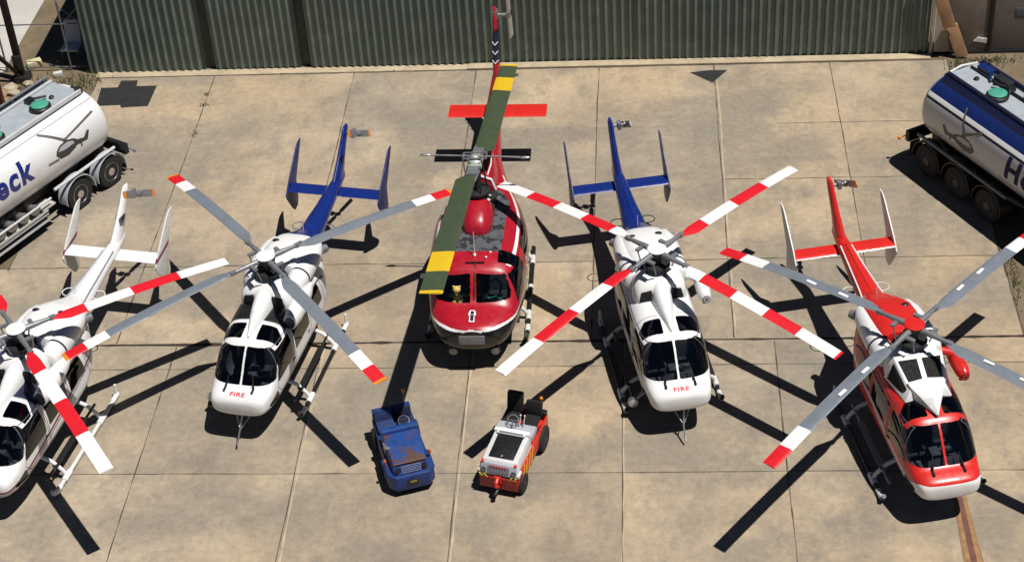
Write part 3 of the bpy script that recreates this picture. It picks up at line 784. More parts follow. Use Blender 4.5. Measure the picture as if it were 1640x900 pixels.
    for x, y, h in ((.3, .1, .3), (-.3, .15, .3), (.22, .45, .38), (-.22, .5, .36), (.0, .62, .3)): b.tube([(x, y, 2.4), (x*.7, y, 2.45+h)], [.08, .06], 8)
    gd = b.build('gear_deck', DARK, t)
    b = MB(); b.tube([(.3, -.02, 2.62), (.05, .02, 2.72), (-.24, .0, 2.6)], .05, 8); b.tube([(.32, .22, 2.6), (.02, .2, 2.66), (-.26, .24, 2.6)], .045, 8); b.ellipsoid((.26, -.08, 2.5), (.05, .05, .06)); b.build('pipe', OFFWHITE, gd)
    b = MB(); b.loft([dome_sect(y, 2.25, z, w, 2.6) for y, z, w in [(.72, 2.72, .36), (.8, 2.86, .42), (1.2, 2.9, .43), (1.9, 2.82, .38), (2.4, 2.66, .30), (2.6, 2.58, .24)]])
    ec = b.build('engine_cowling', CRIM, t)
    b = MB(); b.tube([(-.40, .76, 2.45), (-.30, .78, 2.76), (0, .80, 2.875), (.30, .78, 2.76), (.40, .76, 2.45)], .04, 8); b.tube([(.2, .85, 2.86), (.26, 1.4, 2.85), (.22, 2.0, 2.77)], .02, 6); b.build('stripe', WHITE, ec)
    b = MB(); b.tube([(0, 2.4, 2.5), (0, 2.95, 2.54)], [.21, .23], 16); b.tube([(0, 2.9, 2.54), (0, 2.96, 2.541)], [.2, .2], 16, 1); b.build('exhaust', [GREYM, BLACK], t)
    # boom, fin, tailplane
    b = MB(); b.loft([[(rx*math.cos(a), y, z+rz*math.sin(a)) for a in [2*math.pi*j/24 for j in range(24)]] for y, z, rx, rz in [(2.7, 1.78, .46, .48), (3.2, 1.80, .38, .42), (4.5, 1.86, .29, .33), (6, 1.93, .21, .25), (7.4, 2.0, .14, .20), (7.9, 2.05, .10, .16), (8.05, 2.1, .05, .09)]])
    bo = b.build('tail_boom', CRIM, t)
    b = MB(); b.loft([dome_sect(y, z-.1, z, w, 2.4, 10) for y, z, w in [(2.9, 2.28, .09), (4.5, 2.24, .075), (6, 2.23, .06), (7.2, 2.24, .05)]]); b.build('drive_shaft_cover', CRIM, bo)
    b = MB(); rings = []
    for le, te, z, th in [(6.75, 8.05, 2.0, .11), (7.1, 8.12, 2.35, .11), (7.42, 8.2, 2.8, .09), (7.78, 8.32, 3.4, .075), (7.98, 8.38, 3.78, .07), (8.08, 8.36, 3.9, .05)]:
        c, h = (le+te)/2, (te-le)/2; rings.append([(th*math.sin(a), c-h*math.cos(a), z) for a in [2*math.pi*j/18 for j in range(18)]])
    b.loft(rings)
    b2 = MB(); n = 18
    for i, f in enumerate(b.f): b.m[i] = 0
    f_ = b.build('tail_fin', CRIM, t)
    def finband(z0, z1, mat, name):
        q = MB(); rr2 = []
        Z = [r_[0][2] for r_ in rings]
        for z in np.linspace(z0, z1, 4):
            k = max(i for i in range(len(Z)-1) if Z[i] <= z); u = (z-Z[k])/(Z[k+1]-Z[k])
            ring = [[a+(b_-a)*u for a, b_ in zip(p, q_)] for p, q_ in zip(rings[k], rings[k+1])]
            cx = sum(p[1] for p in ring)/n
            rr2.append([(p[0]*1.04, cx+(p[1]-cx)*1.012, p[2]) for p in ring])
        q.loft(rr2, 0, caps=False); q.build(name, mat, f_)
    finband(2.55, 3.36, NAVY, 'blue_band')
    for z in (2.6, 2.84, 3.08): 
        q = MB(); 
    for z0 in (2.57, 2.80, 3.03):
        q = MB(); yl = 7.1+(z0-2.35)*.64
        q.tube([(-.085, yl+.10, z0+.06), (0, yl-.005, z0), (.085, yl+.10, z0+.06)], .016, 6); q.build('white_line', WHITE, f_)
    b = MB(); prof = [(5.6, 0), (5.66, .035), (5.85, .05), (6.3, .012), (6.3, -.01), (5.85, -.035), (5.66, -.025)]
    b.loft([[(x, y, 1.72+z) for y, z in prof] for x in (-1.45, -.6, .6, 1.45)]); b.build('tailplane', RED, t, rot=(0, 0, R(-1)))
    b = MB(); b.tube([(0, 8.15, 3.72), (.42, 8.15, 3.72)], .05, 10); b.box((.02, 8.15, 3.74), (.16, .26, .26)); b.box((.40, 8.15, 3.72), (.12, .16, .16))
    tr = b.build('tail_rotor', STEEL, t)
    for s in (-1, 1):
        b = MB(); d = Vector((.02, -.5, .86)).normalized()*s; e = Vector((.5, .75, .44)).normalized(); nn = d.cross(e).normalized(); c = Vector((.44, 8.15, 3.72))
        b.loft([[c+d*r_+e*(w_*q)+nn*k for q, k in ((-1, 0), (-.3, .015), (1, 0), (-.3, -.015))] for r_, w_ in ((.08, .05), (.22, .10), (1.28, .10))]); b.build('tail_blade', OFFWHITE, tr)
    # rotor
    hz = 3.81; az = R(87.74); tilt = .172
    b = MB(); b.lathe([(.14, 2.2), (.11, 2.9), (.09, 3.9), (.05, 3.98)], (0, 0, 0), 'z', 16); b.lathe([(.2, 2.9), (.34, 2.93), (.34, 3.0), (.2, 3.03)], (0, 0, 0), 'z', 20)
    for a in (.4, 2.0, 3.5, 5.1): b.tube([(.28*math.cos(a), .28*math.sin(a), 2.97), (.2*math.cos(a+.3), .2*math.sin(a+.3), 3.75)], .025, 6)
    ms = b.build('rotor_mast', DARK, t)
    b = MB(); b.lathe([(.05, 3.86), (.22, 3.88), (.22, 3.96), (.12, 4.0), (.05, 4.06)], (0, 0, 0), 'z', 18); b.box((0, .0, 3.82), (.36, .44, .13)); b.box((0, -.38, 3.88), (.24, .36, .12)); b.box((0, .38, 3.76), (.24, .36, .12))
    b.build('rotor_hub', PALEG, ms, .03)
    bands = ((5.2, 0), (6.22, 1), (7.17, 0), (7.31, 1))
    me = blade_mesh('uhblade', bands, 7.31, .54, .72, .0, twist=R(6), grip=.22)
    for k in (0, 1):
        bl = link('rotor_blade', me, [GREEN, YELLOW], t, (0, 0, hz), (0, tilt if k == 0 else -tilt, az+math.pi*k))
        b = MB(); b.box((6.45, -.44, 0), (.22, .10, .012)); b.build('trim_tab', GREEN, bl)
        b = MB(); b.box((.62, .0, .03), (.5, .28, .1)); b.tube([(.5, .16, .0), (1.15, .12, .0)], .03, 6); b.build('blade_root', GREYM, bl)
    b = MB(); b.tube([(-1.36, .06, 4.06), (-.95, .04, 4.05), (.95, -.04, 4.01), (1.36, -.06, 4.0)], .022, 8)
    for s in (-1, 1): b.ellipsoid((s*1.3, -s*.058, 4.03-s*.03), (.16, .05, .035)); b.tube([(s*.3, -.12, 4.03), (s*.3, .16, 4.02)], .03, 6)
    b.tube([(-.3, -.12, 4.03), (.3, -.12, 4.03)], .025, 6); b.tube([(-.3, .16, 4.03), (.3, .16, 4.03)], .025, 6)
    b.tube([(-.3, -.1, 4.0), (-.26, -.2, 3.4), (-.22, -.22, 3.0)], .02, 6)
    b.build('stabiliser_bar', STEEL, t)
    # undercarriage
    for s in (-1, 1):
        x = s*1.29
        b = MB(); b.tube([(x, -2.95, .42), (x, -2.82, .24), (x, -2.6, .12), (x, -2.35, .085), (x, 1.1, .085), (x, 1.3, .12)], .062, 10); sk_ = b.build('skid', BLACK, t)
        for y, L in ((-1.75, .36), (-2.3, .25), (.72, .36), (-.5, .12)):
            b = MB(); b.tube([(x, y-L/2, .088), (x, y+L/2, .088)], .075, 10); b.build('shoe', OFFWHITE, sk_)
    for y in (-1.75, .72):
        b = MB(); b.tube([(-1.29, y, .12), (-1.16, y, .32), (-.85, y, .52), (.85, y, .52), (1.16, y, .32), (1.29, y, .12)], .055, 10); b.build('cross_tube', OFFWHITE, t)
    # nose fittings
    b = MB(); b.box((0, -3.975, 1.08), (.66, .05, .26), rot=(R(-4), 0, 0)); pl = b.build('nose_plate', GREYM, t, .015)
    me = text_mesh('POLICE' if False else '', .1) if False else None
    for x in (-.52, .56):
        b = MB(); b.lathe([(.05, .12), (.12, .1), (.13, 0), (.12, -.03)], (x, -3.80, .60), 'y', 18); b.tube([(x, -3.68, .60), (x, -3.4, .66)], .04, 8); l = b.build('landing_lamp', DARK, t)
        b = MB(); b.lathe([(.105, -.028), (.105, -.042), (.02, -.05)], (x, -3.80, .60), 'y', 18); b.build('lens', GREYM, l)
    # crest on the nose: navy badge on white ground
    sh = [(0, [(-.07, .24), (.07, .24), (.11, .16), (.12, .04), (.08, -.02), (.09, -.24), (-.09, -.24), (-.08, -.02), (-.12, .04), (-.11, .16)]), (1, [(-.045, .20), (.045, .20), (.06, .13), (.045, .06), (-.045, .06), (-.06, .13)]), (1, [(-.08, .04), (.08, .04), (.05, -.04), (.055, -.20), (-.055, -.20), (-.05, -.04)])]
    me = flat_shapes(sh)
    def fn(co):
        hit = res['bvh'].ray_cast(Vector((co.x*.8-.0, -3.50+co.y*.85, 3)), Vector((0, 0, -1)))
        return hit[0]+hit[1]*((.006 if co.z < .002 else .010)*(1 if hit[1].z > 0 else -1))
    link('crest', wrap(me, fn), [WHITE, NAVY], t)
    b = MB(); b.tube([(.02, -2.02, 2.3), (.02, -1.9, 2.95)], [.016, .01], 6); b.ellipsoid((.02, -2.02, 2.32), (.045, .06, .05)); b.build('antenna', OFFWHITE, t)
    for x, y in ((.32, -2.12), (.42, -1.9)):
        b = MB(); b.ellipsoid((x, y, 2.315), (.035, .035, .03)); b.build('roof_lamp', OFFWHITE, t)
    b = MB(); b.tube([(.02, -3.0, 1.60), (.03, -2.62, 2.04), (.05, -2.25, 2.30)], .02, 6); b.tube([(-.2, -2.3, 2.29), (.3, -2.3, 2.29)], .016, 6); b.build('wire_cutter', BLACK, t)
    for s in (-1, 1):
        b = MB(); b.tube([(s*.25, -3.0, 1.59), (s*.5, -2.78, 1.87)], .013, 6); b.build('wiper', BLACK, t)
    # side lettering strip on door: small white service marks
    b = MB()
    for y, z, w_, h_ in ((-1.45, 1.72, .02, .16), (-1.44, 1.48, .02, .12), (-1.42, 1.05, .02, .14)): b.box((1.302, y, z), (.012, w_+.05, h_))
    b.build('service_mark', WHITE, t)
    # plush toy on the dash
    tx = thing('soft_toy', (pos[0]-.42, pos[1]-2.80, 1.45), 0, 'small yellow soft toy sitting behind the windscreen of the crimson helicopter', 'soft toy')
    yl = paint('toy_yellow', (.80, .78, .06), .9, var=.2, scale=20); sk = paint('toy_tan', (.72, .52, .14), .9)
    b = MB(); b.ellipsoid((0, 0, .10), (.085, .07, .10)); b.build('torso', yl, tx)
    b = MB(); b.ellipsoid((0, -.01, .235), (.065, .06, .06)); b.ellipsoid((-.05, 0, .285), (.022, .015, .022)); b.ellipsoid((.05, 0, .285), (.022, .015, .022)); b.build('head', sk, tx)
    for s in (-1, 1):
        b = MB(); b.ellipsoid((s*.10, -.02, .13), (.055, .03, .03)); b.build('arm', yl, tx)
        b = MB(); b.ellipsoid((s*.05, -.09, .035), (.035, .07, .03)); b.build('foot', sk, tx)
    tx.scale = (1.55,)*3
    return t
make_uh()

# ------------------------------------------------------------------ wheels
def wheel(parent, loc, r, wd, axis_side, tyre=RUBBER, rim=GREYM, dish=.1, name='wheel', rot=None):
    """hub on local X; axis_side +1 = outer face towards +X"""
    b = MB(); h = wd/2
    b.lathe([(r*.58, -h*.9), (r*.80, -h), (r*.95, -h*.85), (r, -h*.45), (r, h*.45), (r*.95, h*.85), (r*.80, h), (r*.58, h*.9)], (0, 0, 0), 'x', 30)
    t = b.build(name, tyre, parent, loc=loc, rot=rot)
    b = MB(); s = axis_side
    b.lathe([(r*.60, s*h*.86), (r*.57, s*h*.95), (r*.53, s*h*.8), (r*.46, s*(h*.9-dish)), (r*.28, s*(h*.9-dish)), (r*.24, s*(h*.95)), (r*.10, s*h*1.0), (r*.03, s*h*1.0)], (0, 0, 0), 'x', 26)
    for k in range(8):
        a = 2*math.pi*k/8; b.ellipsoid((s*(h*.9-dish+.01), r*.37*math.cos(a), r*.37*math.sin(a)), (.02, .02, .02), 0, 6, 4)
    b.build('rim', rim, t)
    return t

# ------------------------------------------------------------------ tow tractors
RUST = paint('rusty_blue', (.014, .062, .26), .5, var=.3, scale=3, wear=((.085, .045, .035), .48, .58, 1.3))
TBLUE = paint('tractor_blue', (.009, .042, .20), .45, var=.35, scale=4, wear=((.02, .025, .05), .60, .72, 5))
def tug_blue():
    t = thing('tow_tractor', (-6.0, 31.13, 0), R(19), 'dented blue tow tractor with a rusty bonnet, left of the white and red one', 'tow tractor', 'tow tractors in front of the crimson helicopter')
    b = MB()
    b.prism([(-.52, -1.66), (.52, -1.66), (.72, -1.42), (.74, -.9), (.66, -.6), (.64, 1.25), (.5, 1.36), (-.5, 1.36), (-.64, 1.25), (-.66, -.6), (-.74, -.9), (-.72, -1.42)], 'xy', .26, .80)
    ch = b.build('chassis', TBLUE, t, .04)
    b = MB(); b.hexa([(-.56, -1.56, .78), (.56, -1.56, .78), (.60, -.12, .78), (-.60, -.12, .78), (-.50, -1.40, 1.14), (.50, -1.40, 1.14), (.56, -.12, 1.26), (-.56, -.12, 1.26)]); b.build('bonnet', RUST, t, .05)
    b = MB()
    for k in range(5): b.box((0, -1.50+k*.012-.012*3, .86+k*.052), (.62, .03, .022), rot=(R(24), 0, 0))
    b.build('grille', TBLUE, t)
    b = MB(); b.box((0, -1.685, .56), (.34, .05, .20)); pl = b.build('coupling_plate', BLACK, t, .01)
    b = MB(); b.box((0, -1.715, .60), (.2, .012, .05)); b.build('number_plate', paint('dull_yellow', (.35, .28, .05), .6), pl)
    b = MB(); b.tube([(-.5, -1.43, 1.16), (.5, -1.43, 1.16)], .02, 6); b.build('trim', paint('rust_brown', (.16, .08, .05), .7), t)
    for s in (-1, 1):
        b = MB(); b.lathe([(.04, .05), (.075, .04), (.08, -.02)], (s*.42, -1.545, 1.0), 'y', 16); l = b.build('headlight', BLACK, t)
        b = MB(); b.lathe([(.066, -.018), (.066, -.026), (.01, -.034)], (s*.42, -1.545, 1.0), 'y', 16); b.build('lens', DARK, l)
        b = MB(); b.tube([(s*.66, -1.02, .78), (s*.70, -1.02, 1.0)], .02, 6); b.lathe([(.05, 0), (.055, .05), (.03, .10)], (s*.70, -1.02, 0.98), 'z', 12, 0)
        b.build('indicator', paint('amber_lens', (.6, .12, .02), .25), t)
        b = MB(); b.box((s*.66, -.95, .66), (.2, .8, .05)); b.build('mudguard', TBLUE, t, .02)
        for y in (-.98, .85): wheel(t, (s*.62, y, .33), .33, .24, s, rim=DARK, dish=.04)
    b = MB(); b.box((-.30, .62, .92), (.56, .46, .18)); b.box((-.30, .94, 1.12), (.56, .14, .50), rot=(R(-10), 0, 0)); b.build('seat', paint('seat_blue', (.02, .045, .14), .7, var=.3, scale=6), t, .05)
    b = MB(); b.box((.33, .62, .90), (.46, .46, .14)); b.box((.33, .96, 1.06), (.46, .12, .4), rot=(R(-10), 0, 0)); b.build('seat', paint('seat_navy', (.012, .02, .06), .75, var=.3, scale=6), t, .05)
    b = MB(); b.box((0, 1.20, .96), (1.22, .22, .40)); b.build('rear_box', TBLUE, t, .04)
    b = MB(); b.box((0, -.02, 1.12), (1.16, .22, .5)); b.box((.30, .2, 1.0), (.44, .3, .3)); b.build('dashboard', paint('dash_blue', (.014, .06, .24), .5, var=.3), t, .04)
    b = MB(); c = Vector((.22, .28, 1.30)); b.tube([c+Vector((.17*math.cos(a), .15*math.sin(a), .08*math.sin(a))) for a in [2*math.pi*k/18 for k in range(19)]], .018, 6); b.tube([c, c+Vector((0, -.2, -.22))], .025, 6); b.tube([c-Vector((.16, 0, 0)), c+Vector((.16, 0, 0))], .014, 6); b.build('steering_wheel', BLACK, t)
    b = MB(); b.box((-.50, -.60, 1.16), (.16, .22, .10)); b.box((-.56, -.5, 1.06), (.1, .3, .25)); b.build('air_filter', GREYM, t, .02)
    b = MB(); b.tube([(.44, 1.24, 1.1), (.46, 1.27, 1.62)], .022, 6); b.lathe([(.055, 0), (.06, .08), (.03, .13)], (.46, 1.27, 1.60), 'z', 12, 1); b.build('beacon', [GREYM, ORANGE], t)
    b = MB(); b.tube([(-.1, 1.34, .5), (-.1, 1.55, .5)], .05, 8); b.build('tow_hitch', BLACK, t)
    t.scale = (.78,)*3
    return t
tug_blue()
def tug_red():
    t = thing('tow_tractor', (-3.26, 30.98, 0), R(-15.5), 'white and red tow tractor with two black seats and a black bonnet panel', 'tow tractor', 'tow tractors in front of the crimson helicopter')
    wg = paint('tractor_white', (.66, .66, .67), .35, var=.12, scale=4); lg = paint('tractor_pale_grey', (.42, .43, .48), .4, var=.1); dr = paint('tractor_dark_red', (.30, .015, .012), .45, var=.25)
    tr_ = paint('tractor_red', (.62, .03, .012), .35, var=.15)
    b = MB(); b.box((0, 0, .47), (1.12, 2.5, .42)); b.build('chassis', tr_, t, .03)
    b = MB(); b.box((0, -1.29, .45), (1.10, .12, .40)); b.build('front_bumper', dr, t, .03)
    b = MB(); b.prism([(-.60, -1.30), (.60, -1.30), (.60, .02), (-.60, .02)], 'xy', .68, .80); b.hexa([(-.56, -1.28, .78), (.56, -1.28, .78), (.54, .02, .78), (-.54, .02, .78), (-.50, -1.10, 1.08), (.50, -1.10, 1.08), (.50, .02, 1.16), (-.50, .02, 1.16)])
    bn = b.build('bonnet', wg, t, .04)
    b = MB(); b.hexa([(-.36, -1.02, 1.09), (.36, -1.02, 1.09), (.37, -.12, 1.145), (-.37, -.12, 1.145), (-.36, -1.02, 1.108), (.36, -1.02, 1.108), (.37, -.12, 1.163), (-.37, -.12, 1.163)]); b.build('bonnet_panel', BLACK, bn, .005)
    b = MB(); b.ellipsoid((0, -.94, 1.12), (.03, .05, .015)); b.build('badge', GREYM, bn)
    b = MB(); b.hexa([(-.54, -1.315, .74), (.54, -1.315, .74), (.54, -1.26, .74), (-.54, -1.26, .74), (-.50, -1.20, 1.02), (.50, -1.20, 1.02), (.50, -1.15, 1.02), (-.50, -1.15, 1.02)]); fp = b.build('front_panel', lg, t, .01)
    b = MB(); b.hexa([(-.30, -1.318, .80), (.30, -1.318, .80), (.30, -1.28, .80), (-.30, -1.28, .80), (-.30, -1.245, .97), (.30, -1.245, .97), (.30, -1.2, .97), (-.30, -1.2, .97)]); b.build('grille', paint('grille_grey', (.17, .17, .19), .5), fp)
    for k, x in enumerate((-.2, -.12, -.04, .04, .12, .2)):
        b = MB(); b.box((x, -1.262, .985), (.045, .012, .05), rot=(R(-22), 0, 0)); b.build('letter_mark', BRED, fp)
    for s in (-1, 1):
        b = MB(); b.lathe([(.03, .05), (.07, .03), (.075, -.02)], (s*.43, -1.30, .84), 'y', 14); l = b.build('headlight', BLACK, t)
        b = MB(); b.lathe([(.06, -.018), (.06, -.026), (.01, -.032)], (s*.43, -1.30, .84), 'y', 14); b.build('lens', GREYM, l)
        b = MB(); b.lathe([(.045, 0), (.045, .03), (.02, .045)], (s*.47, -1.17, 1.03), 'z', 12); b.build('indicator', BRED, t)
        for k in range(2): 
            b = MB(); b.hexa([(s*(.30+.13*k), -1.362, .64), (s*(.36+.13*k), -1.362, .64), (s*(.36+.13*k), -1.34, .64), (s*(.30+.13*k), -1.34, .64), (s*(.36+.13*k), -1.362, .74), (s*(.42+.13*k), -1.362, .74), (s*(.42+.13*k), -1.34, .74), (s*(.36+.13*k), -1.34, .74)]); b.build('hazard_stripe', paint('hazard_yellow', (.6, .5, .05), .5), t)
        b = MB(); b.box((s*.585, .1, .62), (.05, 2.3, .46)); sp = b.build('side_panel', tr_, t, .015)
        b = MB()
        for k in range(4): b.prism([(-1.05+.24*k, .42), (-.95+.24*k, .42), (-.78+.24*k, .84), (-.86+.24*k, .84)], 'yz', s*.612-.004, s*.612+.004)
        b.build('flame_stripe', YELLOW, sp)
        wheel(t, (s*.56, -.98, .29), .29, .20, s, rim=DARK, dish=.03); wheel(t, (s*.57, .78, .38), .38, .24, s, rim=DARK, dish=.05)
        x = s*.28
        b = MB(); b.box((x, .72, .98), (.46, .52, .14)); b.box((x, 1.12 if s < 0 else 1.10, 1.30 if s < 0 else 1.2), (.48, .16, .62 if s < 0 else .42), rot=(R(-14), 0, 0)); b.build('seat', MATTE, t, .07)
    b = MB(); b.tube([(0, -1.36, .66), (0, -1.50, .62), (0, -1.53, .50), (.02, -1.44, .42)], .05, 8); b.box((0, -1.37, .6), (.18, .06, .22)); b.build('tow_hook', paint('bright_red', (.75, .03, .02), .35), t, 0)
    b = MB(); b.tube([(0, -1.36, .36), (0, -1.58, .30)], .06, 8); b.ellipsoid((0, -1.62, .30), (.07, .07, .06)); b.build('tow_hitch', BLACK, t)
    b = MB(); b.box((0, .24, .98), (1.10, .46, .22)); b.build('dashboard', lg, t, .03)
    b = MB(); b.box((0, -.02, 1.185), (1.02, .14, .10)); 
    for s in (-1, 1): b.box((s*.38, -.09, 1.20), (.06, .16, .06))
    b.build('bonnet_frame', WHITE, t, .02)
    b = MB(); c = Vector((-.10, .34, 1.28)); b.tube([c+Vector((.16*math.cos(a), .13*math.sin(a), .09*math.sin(a))) for a in [2*math.pi*k/18 for k in range(19)]], .015, 6); b.tube([c, c+Vector((0, -.16, -.2))], .022, 6); b.tube([c-Vector((.15, 0, 0)), c+Vector((.15, 0, 0))], .013, 6); b.build('steering_wheel', GREYM, t)
    for x in (.08, .2):
        b = MB(); b.tube([(x, .3, 1.05), (x+.03, .42, 1.42)], .016, 6); b.ellipsoid((x+.03, .42, 1.44), (.028, .028, .03)); b.build('lever', OFFWHITE, t)
    b = MB(); b.box((0, 1.26, .80), (1.16, .16, .34)); b.build('rear_panel', BLACK, t, .03)
    b = MB(); b.tube([(.42, 1.3, .95), (.42, 1.32, 1.35)], .018, 6); b.lathe([(.045, 0), (.05, .06), (.02, .1)], (.42, 1.32, 1.33), 'z', 12, 1); b.build('beacon', [BLACK, ORANGE], t)
    t.scale = (.86,)*3
    return t
tug_red()

# ------------------------------------------------------------------ tanker trailers
def trailer(pos, rz, side, label, axles, right):
    t = thing('tanker_trailer', (pos[0], pos[1], 0), R(rz), label, 'tanker trailer', 'fuel tanker trailers at the edge of the apron')
    TBLU = paint('tank_blue', (.008, .022, .125), .35, var=.2, coat=.2)
    RX, ZC, RZ = 1.23, 2.02, 1.02
    st = [(-9.6, ZC-RZ, ZC, ZC+RZ, RX, 2.3, 2.3), (.30, ZC-RZ, ZC, ZC+RZ, RX, 2.3, 2.3), (.45, ZC-RZ*.975, ZC, ZC+RZ*.975, RX*.98, 2.3, 2.3), (.54, ZC-RZ*.90, ZC, ZC+RZ*.90, RX*.92, 2.3, 2.3), (.60, ZC-RZ*.66, ZC, ZC+RZ*.66, RX*.68, 2.2, 2.2), (.62, ZC-RZ*.2, ZC, ZC+RZ*.2, RX*.22, 2, 2)]
    V = body_grid(st, 160, 150)
    zb = lambda a, b_: (lambda P: np.maximum(np.maximum(a-P[..., 2], P[..., 2]-b_), P[..., 1]-.42))
    if right:
        P_ = [(1, lambda P: np.maximum(2.64-P[..., 2], P[..., 1]-.42)), (2, zb(2.53, 2.64)), (3, zb(2.46, 2.53))]
        slots = [paint('silver_tank', (.50, .51, .54), .3, .1, var=.08, coat=.3, scale=1, wear=((.40, .39, .38), .55, .8, .9)), TBLU, WHITE, BLACK]
    else:
        P_ = [(1, zb(2.84, 2.865))]
        slots = [paint('tank_white', (.78, .79, .80), .3, var=.05, coat=.3, scale=1, wear=((.62, .61, .58), .56, .8, .9)), paint('tank_line', (.42, .44, .46), .4)]
    res = carve(V, [], P_); link('tank', res['body'], slots, t)
    s = side
    bvh = res['bvh']
    def onside(y, sarc):   # sarc: height measured along the shell above its widest line
        a = sarc/1.14
        hit = bvh.ray_cast(Vector((s*3*math.cos(a), y, ZC+3*math.sin(a))), Vector((-s*math.cos(a), 0, -math.sin(a))))
        if hit[0] is None:
            hit = bvh.ray_cast(Vector((s*3*math.cos(a), y+.003, ZC+.002+3*math.sin(a))), Vector((-s*math.cos(a), .0005, -math.sin(a))))
        if hit[0] is None: return Vector((s*RX, y, ZC)), Vector((s, 0, 0))
        n = hit[1] if hit[1].x*s > 0 else -hit[1]
        return hit[0], n
    # lettering, read with the tank's near side upright
    me = text_mesh('Heck', .88 if not right else .85, .032, .10, sub=4, spacing=1.14)
    yc = -3.69 if not right else -4.08
    def fn(co):
        p, n = onside(yc+s*co.x, co.y+(.22 if not right else .05)); return p+n*.006
    link('lettering', wrap(me, fn), BLUE if not right else paint('lettering_navy', (.010, .014, .06), .8, var=.1), t)
    # picture of a helicopter on the shell
    k = 1
    body_ = [(1, [(-.60, -.02), (-.52, .12), (-.30, .24), (.10, .26), (.40, .18), (.56, .06), (.40, -.16), (.0, -.26), (-.40, -.22)]), (0, [(-.46, .06), (-.30, .18), (.08, .20), (.34, .12), (.38, .02), (-.1, .0)])]
    if not right:
        hp = body_+[(1, [(.40, .10), (.86, -.02), (1.10, .16), (1.20, .12), (1.02, -.16), (.42, -.10)]), (1, [(.62, .04), (.66, -.26), (.72, -.26), (.70, .04)]), (1, [(-.1, .24), (-.05, .36), (.08, .36), (.12, .24)]),
             (2, [(-.02, .34), (1.70, .62), (1.72, .55), (0, .28)]), (2, [(0, .36), (-.80, .98), (-.86, .92), (-.06, .30)]), (2, [(-.50, -.14), (-1.05, -.10), (-1.06, -.14), (-.50, -.19)])]
    else:
        hp = body_+[(1, [(.40, .10), (.86, .02), (1.06, .22), (1.16, .20), (1.02, -.12), (.42, -.08)]), (1, [(.62, .06), (.72, -.22), (.78, -.20), (.70, .06)]), (1, [(-.1, .24), (-.05, .36), (.08, .36), (.12, .24)]),
             (2, [(-.03, .34), (.40, 1.15), (.46, 1.13), (.05, .32)]), (2, [(0, .36), (-.78, .80), (-.82, .72), (-.06, .30)])]
        hp = [(sl, [(-x, y) for x, y in pl][::-1]) for sl, pl in hp]
    me = flat_shapes(hp, 4)
    yh = (-1.2 if not right else -1.4)
    def fn2(co):
        p, n = onside(yh+s*co.x*.78, co.y*.80+(.12 if not right else -.12)); return p+n*(.005+co.z*.6)
    link('helicopter_picture', wrap(me, fn2), [paint('picture_grey', (.45, .46, .50), .4), paint('picture_dark', (.05, .045, .045), .4), paint('picture_brown', (.14, .12, .10), .4)], t)
    # top walkway
    zt = ZC+RZ
    plat = paint('walkway_grey', (.36, .40, .44), .6, var=.15, scale=3)
    b = MB(); b.box((0, -4.7, zt+.02), (1.04, 10.0, .05)); wk = b.build('walkway', plat, t)
    if right:
        for q in (-1, 1):
            b = MB(); b.hexa([(q*.54, -9.4, zt-.05), (q*.78, -9.4, zt-.22), (q*.78, .30, zt-.22), (q*.54, .30, zt-.05), (q*.54, -9.4, zt+.10), (q*.66, -9.4, zt+.08), (q*.66, .30, zt+.08), (q*.54, .30, zt+.10)]); b.build('coaming', TBLU, t, .02)
            b = MB(); b.tube([(q*.60, .2, zt+.13), (q*.60, -9.2, zt+.13)], .055, 8); b.build('fall_rail', NAVY, t)
        b = MB(); b.tube([(-.5, .30, zt+.06), (0, .38, zt+.08), (.5, .30, zt+.06)], .035, 8); b.build('end_rail', OFFWHITE, t)
        for k, (y, L_) in enumerate(((-.25, .5), (-1.0, .6), (-2.3, .7))):
            b = MB(); b.box((.36, y, zt+.13), (.26, L_, .18)); b.tube([(.30, y-L_/2, zt+.16), (.10, y-L_/2-.25, zt+.10)], .045, 8); b.build('vapour_box', TBLU if k != 1 else DARK, t, .03)
        b = MB(); b.tube([(.20, .2, zt+.08), (.22, -2, zt+.10), (.16, -5, zt+.09), (.2, -9, zt+.1)], .04, 8); b.build('hose', DARK, t)
    else:
        for q in (-1, 1):
            b = MB(); b.box((q*.58, -4.7, zt+.05), (.07, 10.0, .14)); b.build('coaming', paint('coaming_pale', (.60, .62, .64), .4), t, .015)
            if q < 0:
                b = MB(); b.tube([(q*.72, .2, zt+.10), (q*.72, -9.2, zt+.10)], .05, 8); b.tube([(q*.66, .2, zt+.24), (q*.66, -9.2, zt+.24)], .035, 8)
                for y in np.arange(.1, -9, -1.3): b.tube([(q*.70, y, zt), (q*.66, y, zt+.24)], .03, 6)
                b.build('fall_rail', GREYM, t)
        b = MB(); b.tube([(.15, .35, zt+.02), (.45, .38, zt+.0)], .05, 8); b.box((.5, .30, zt+.04), (.16, .18, .18)); b.build('vent_pipe', DARK, t)
    lid = paint('green_lid', (.07, .36, .25), .45, var=.2)
    for y in ((-1.0, -2.85, -5.3) if not right else (-1.45, -3.9, -6.3)):
        b = MB(); b.lathe([(.30, 0), (.32, .04), (.32, .1), (.28, .14)], (s*.24, y, zt+.04), 'z', 22); mh = b.build('manhole', DARK, t)
        b = MB(); b.lathe([(.25, .12), (.26, .17), (.20, .20), (.03, .21)], (s*.24, y, zt+.04), 'z', 22); b.build('lid', lid, mh)
        b = MB(); b.box((-s*.3, y+.1, zt+.12), (.2, .25, .14)); b.tube([(-s*.3, y+.1, zt+.15), (.0, y+.5, zt+.15)], .04, 8); b.build('vent_valve', BLACK, t, .02)
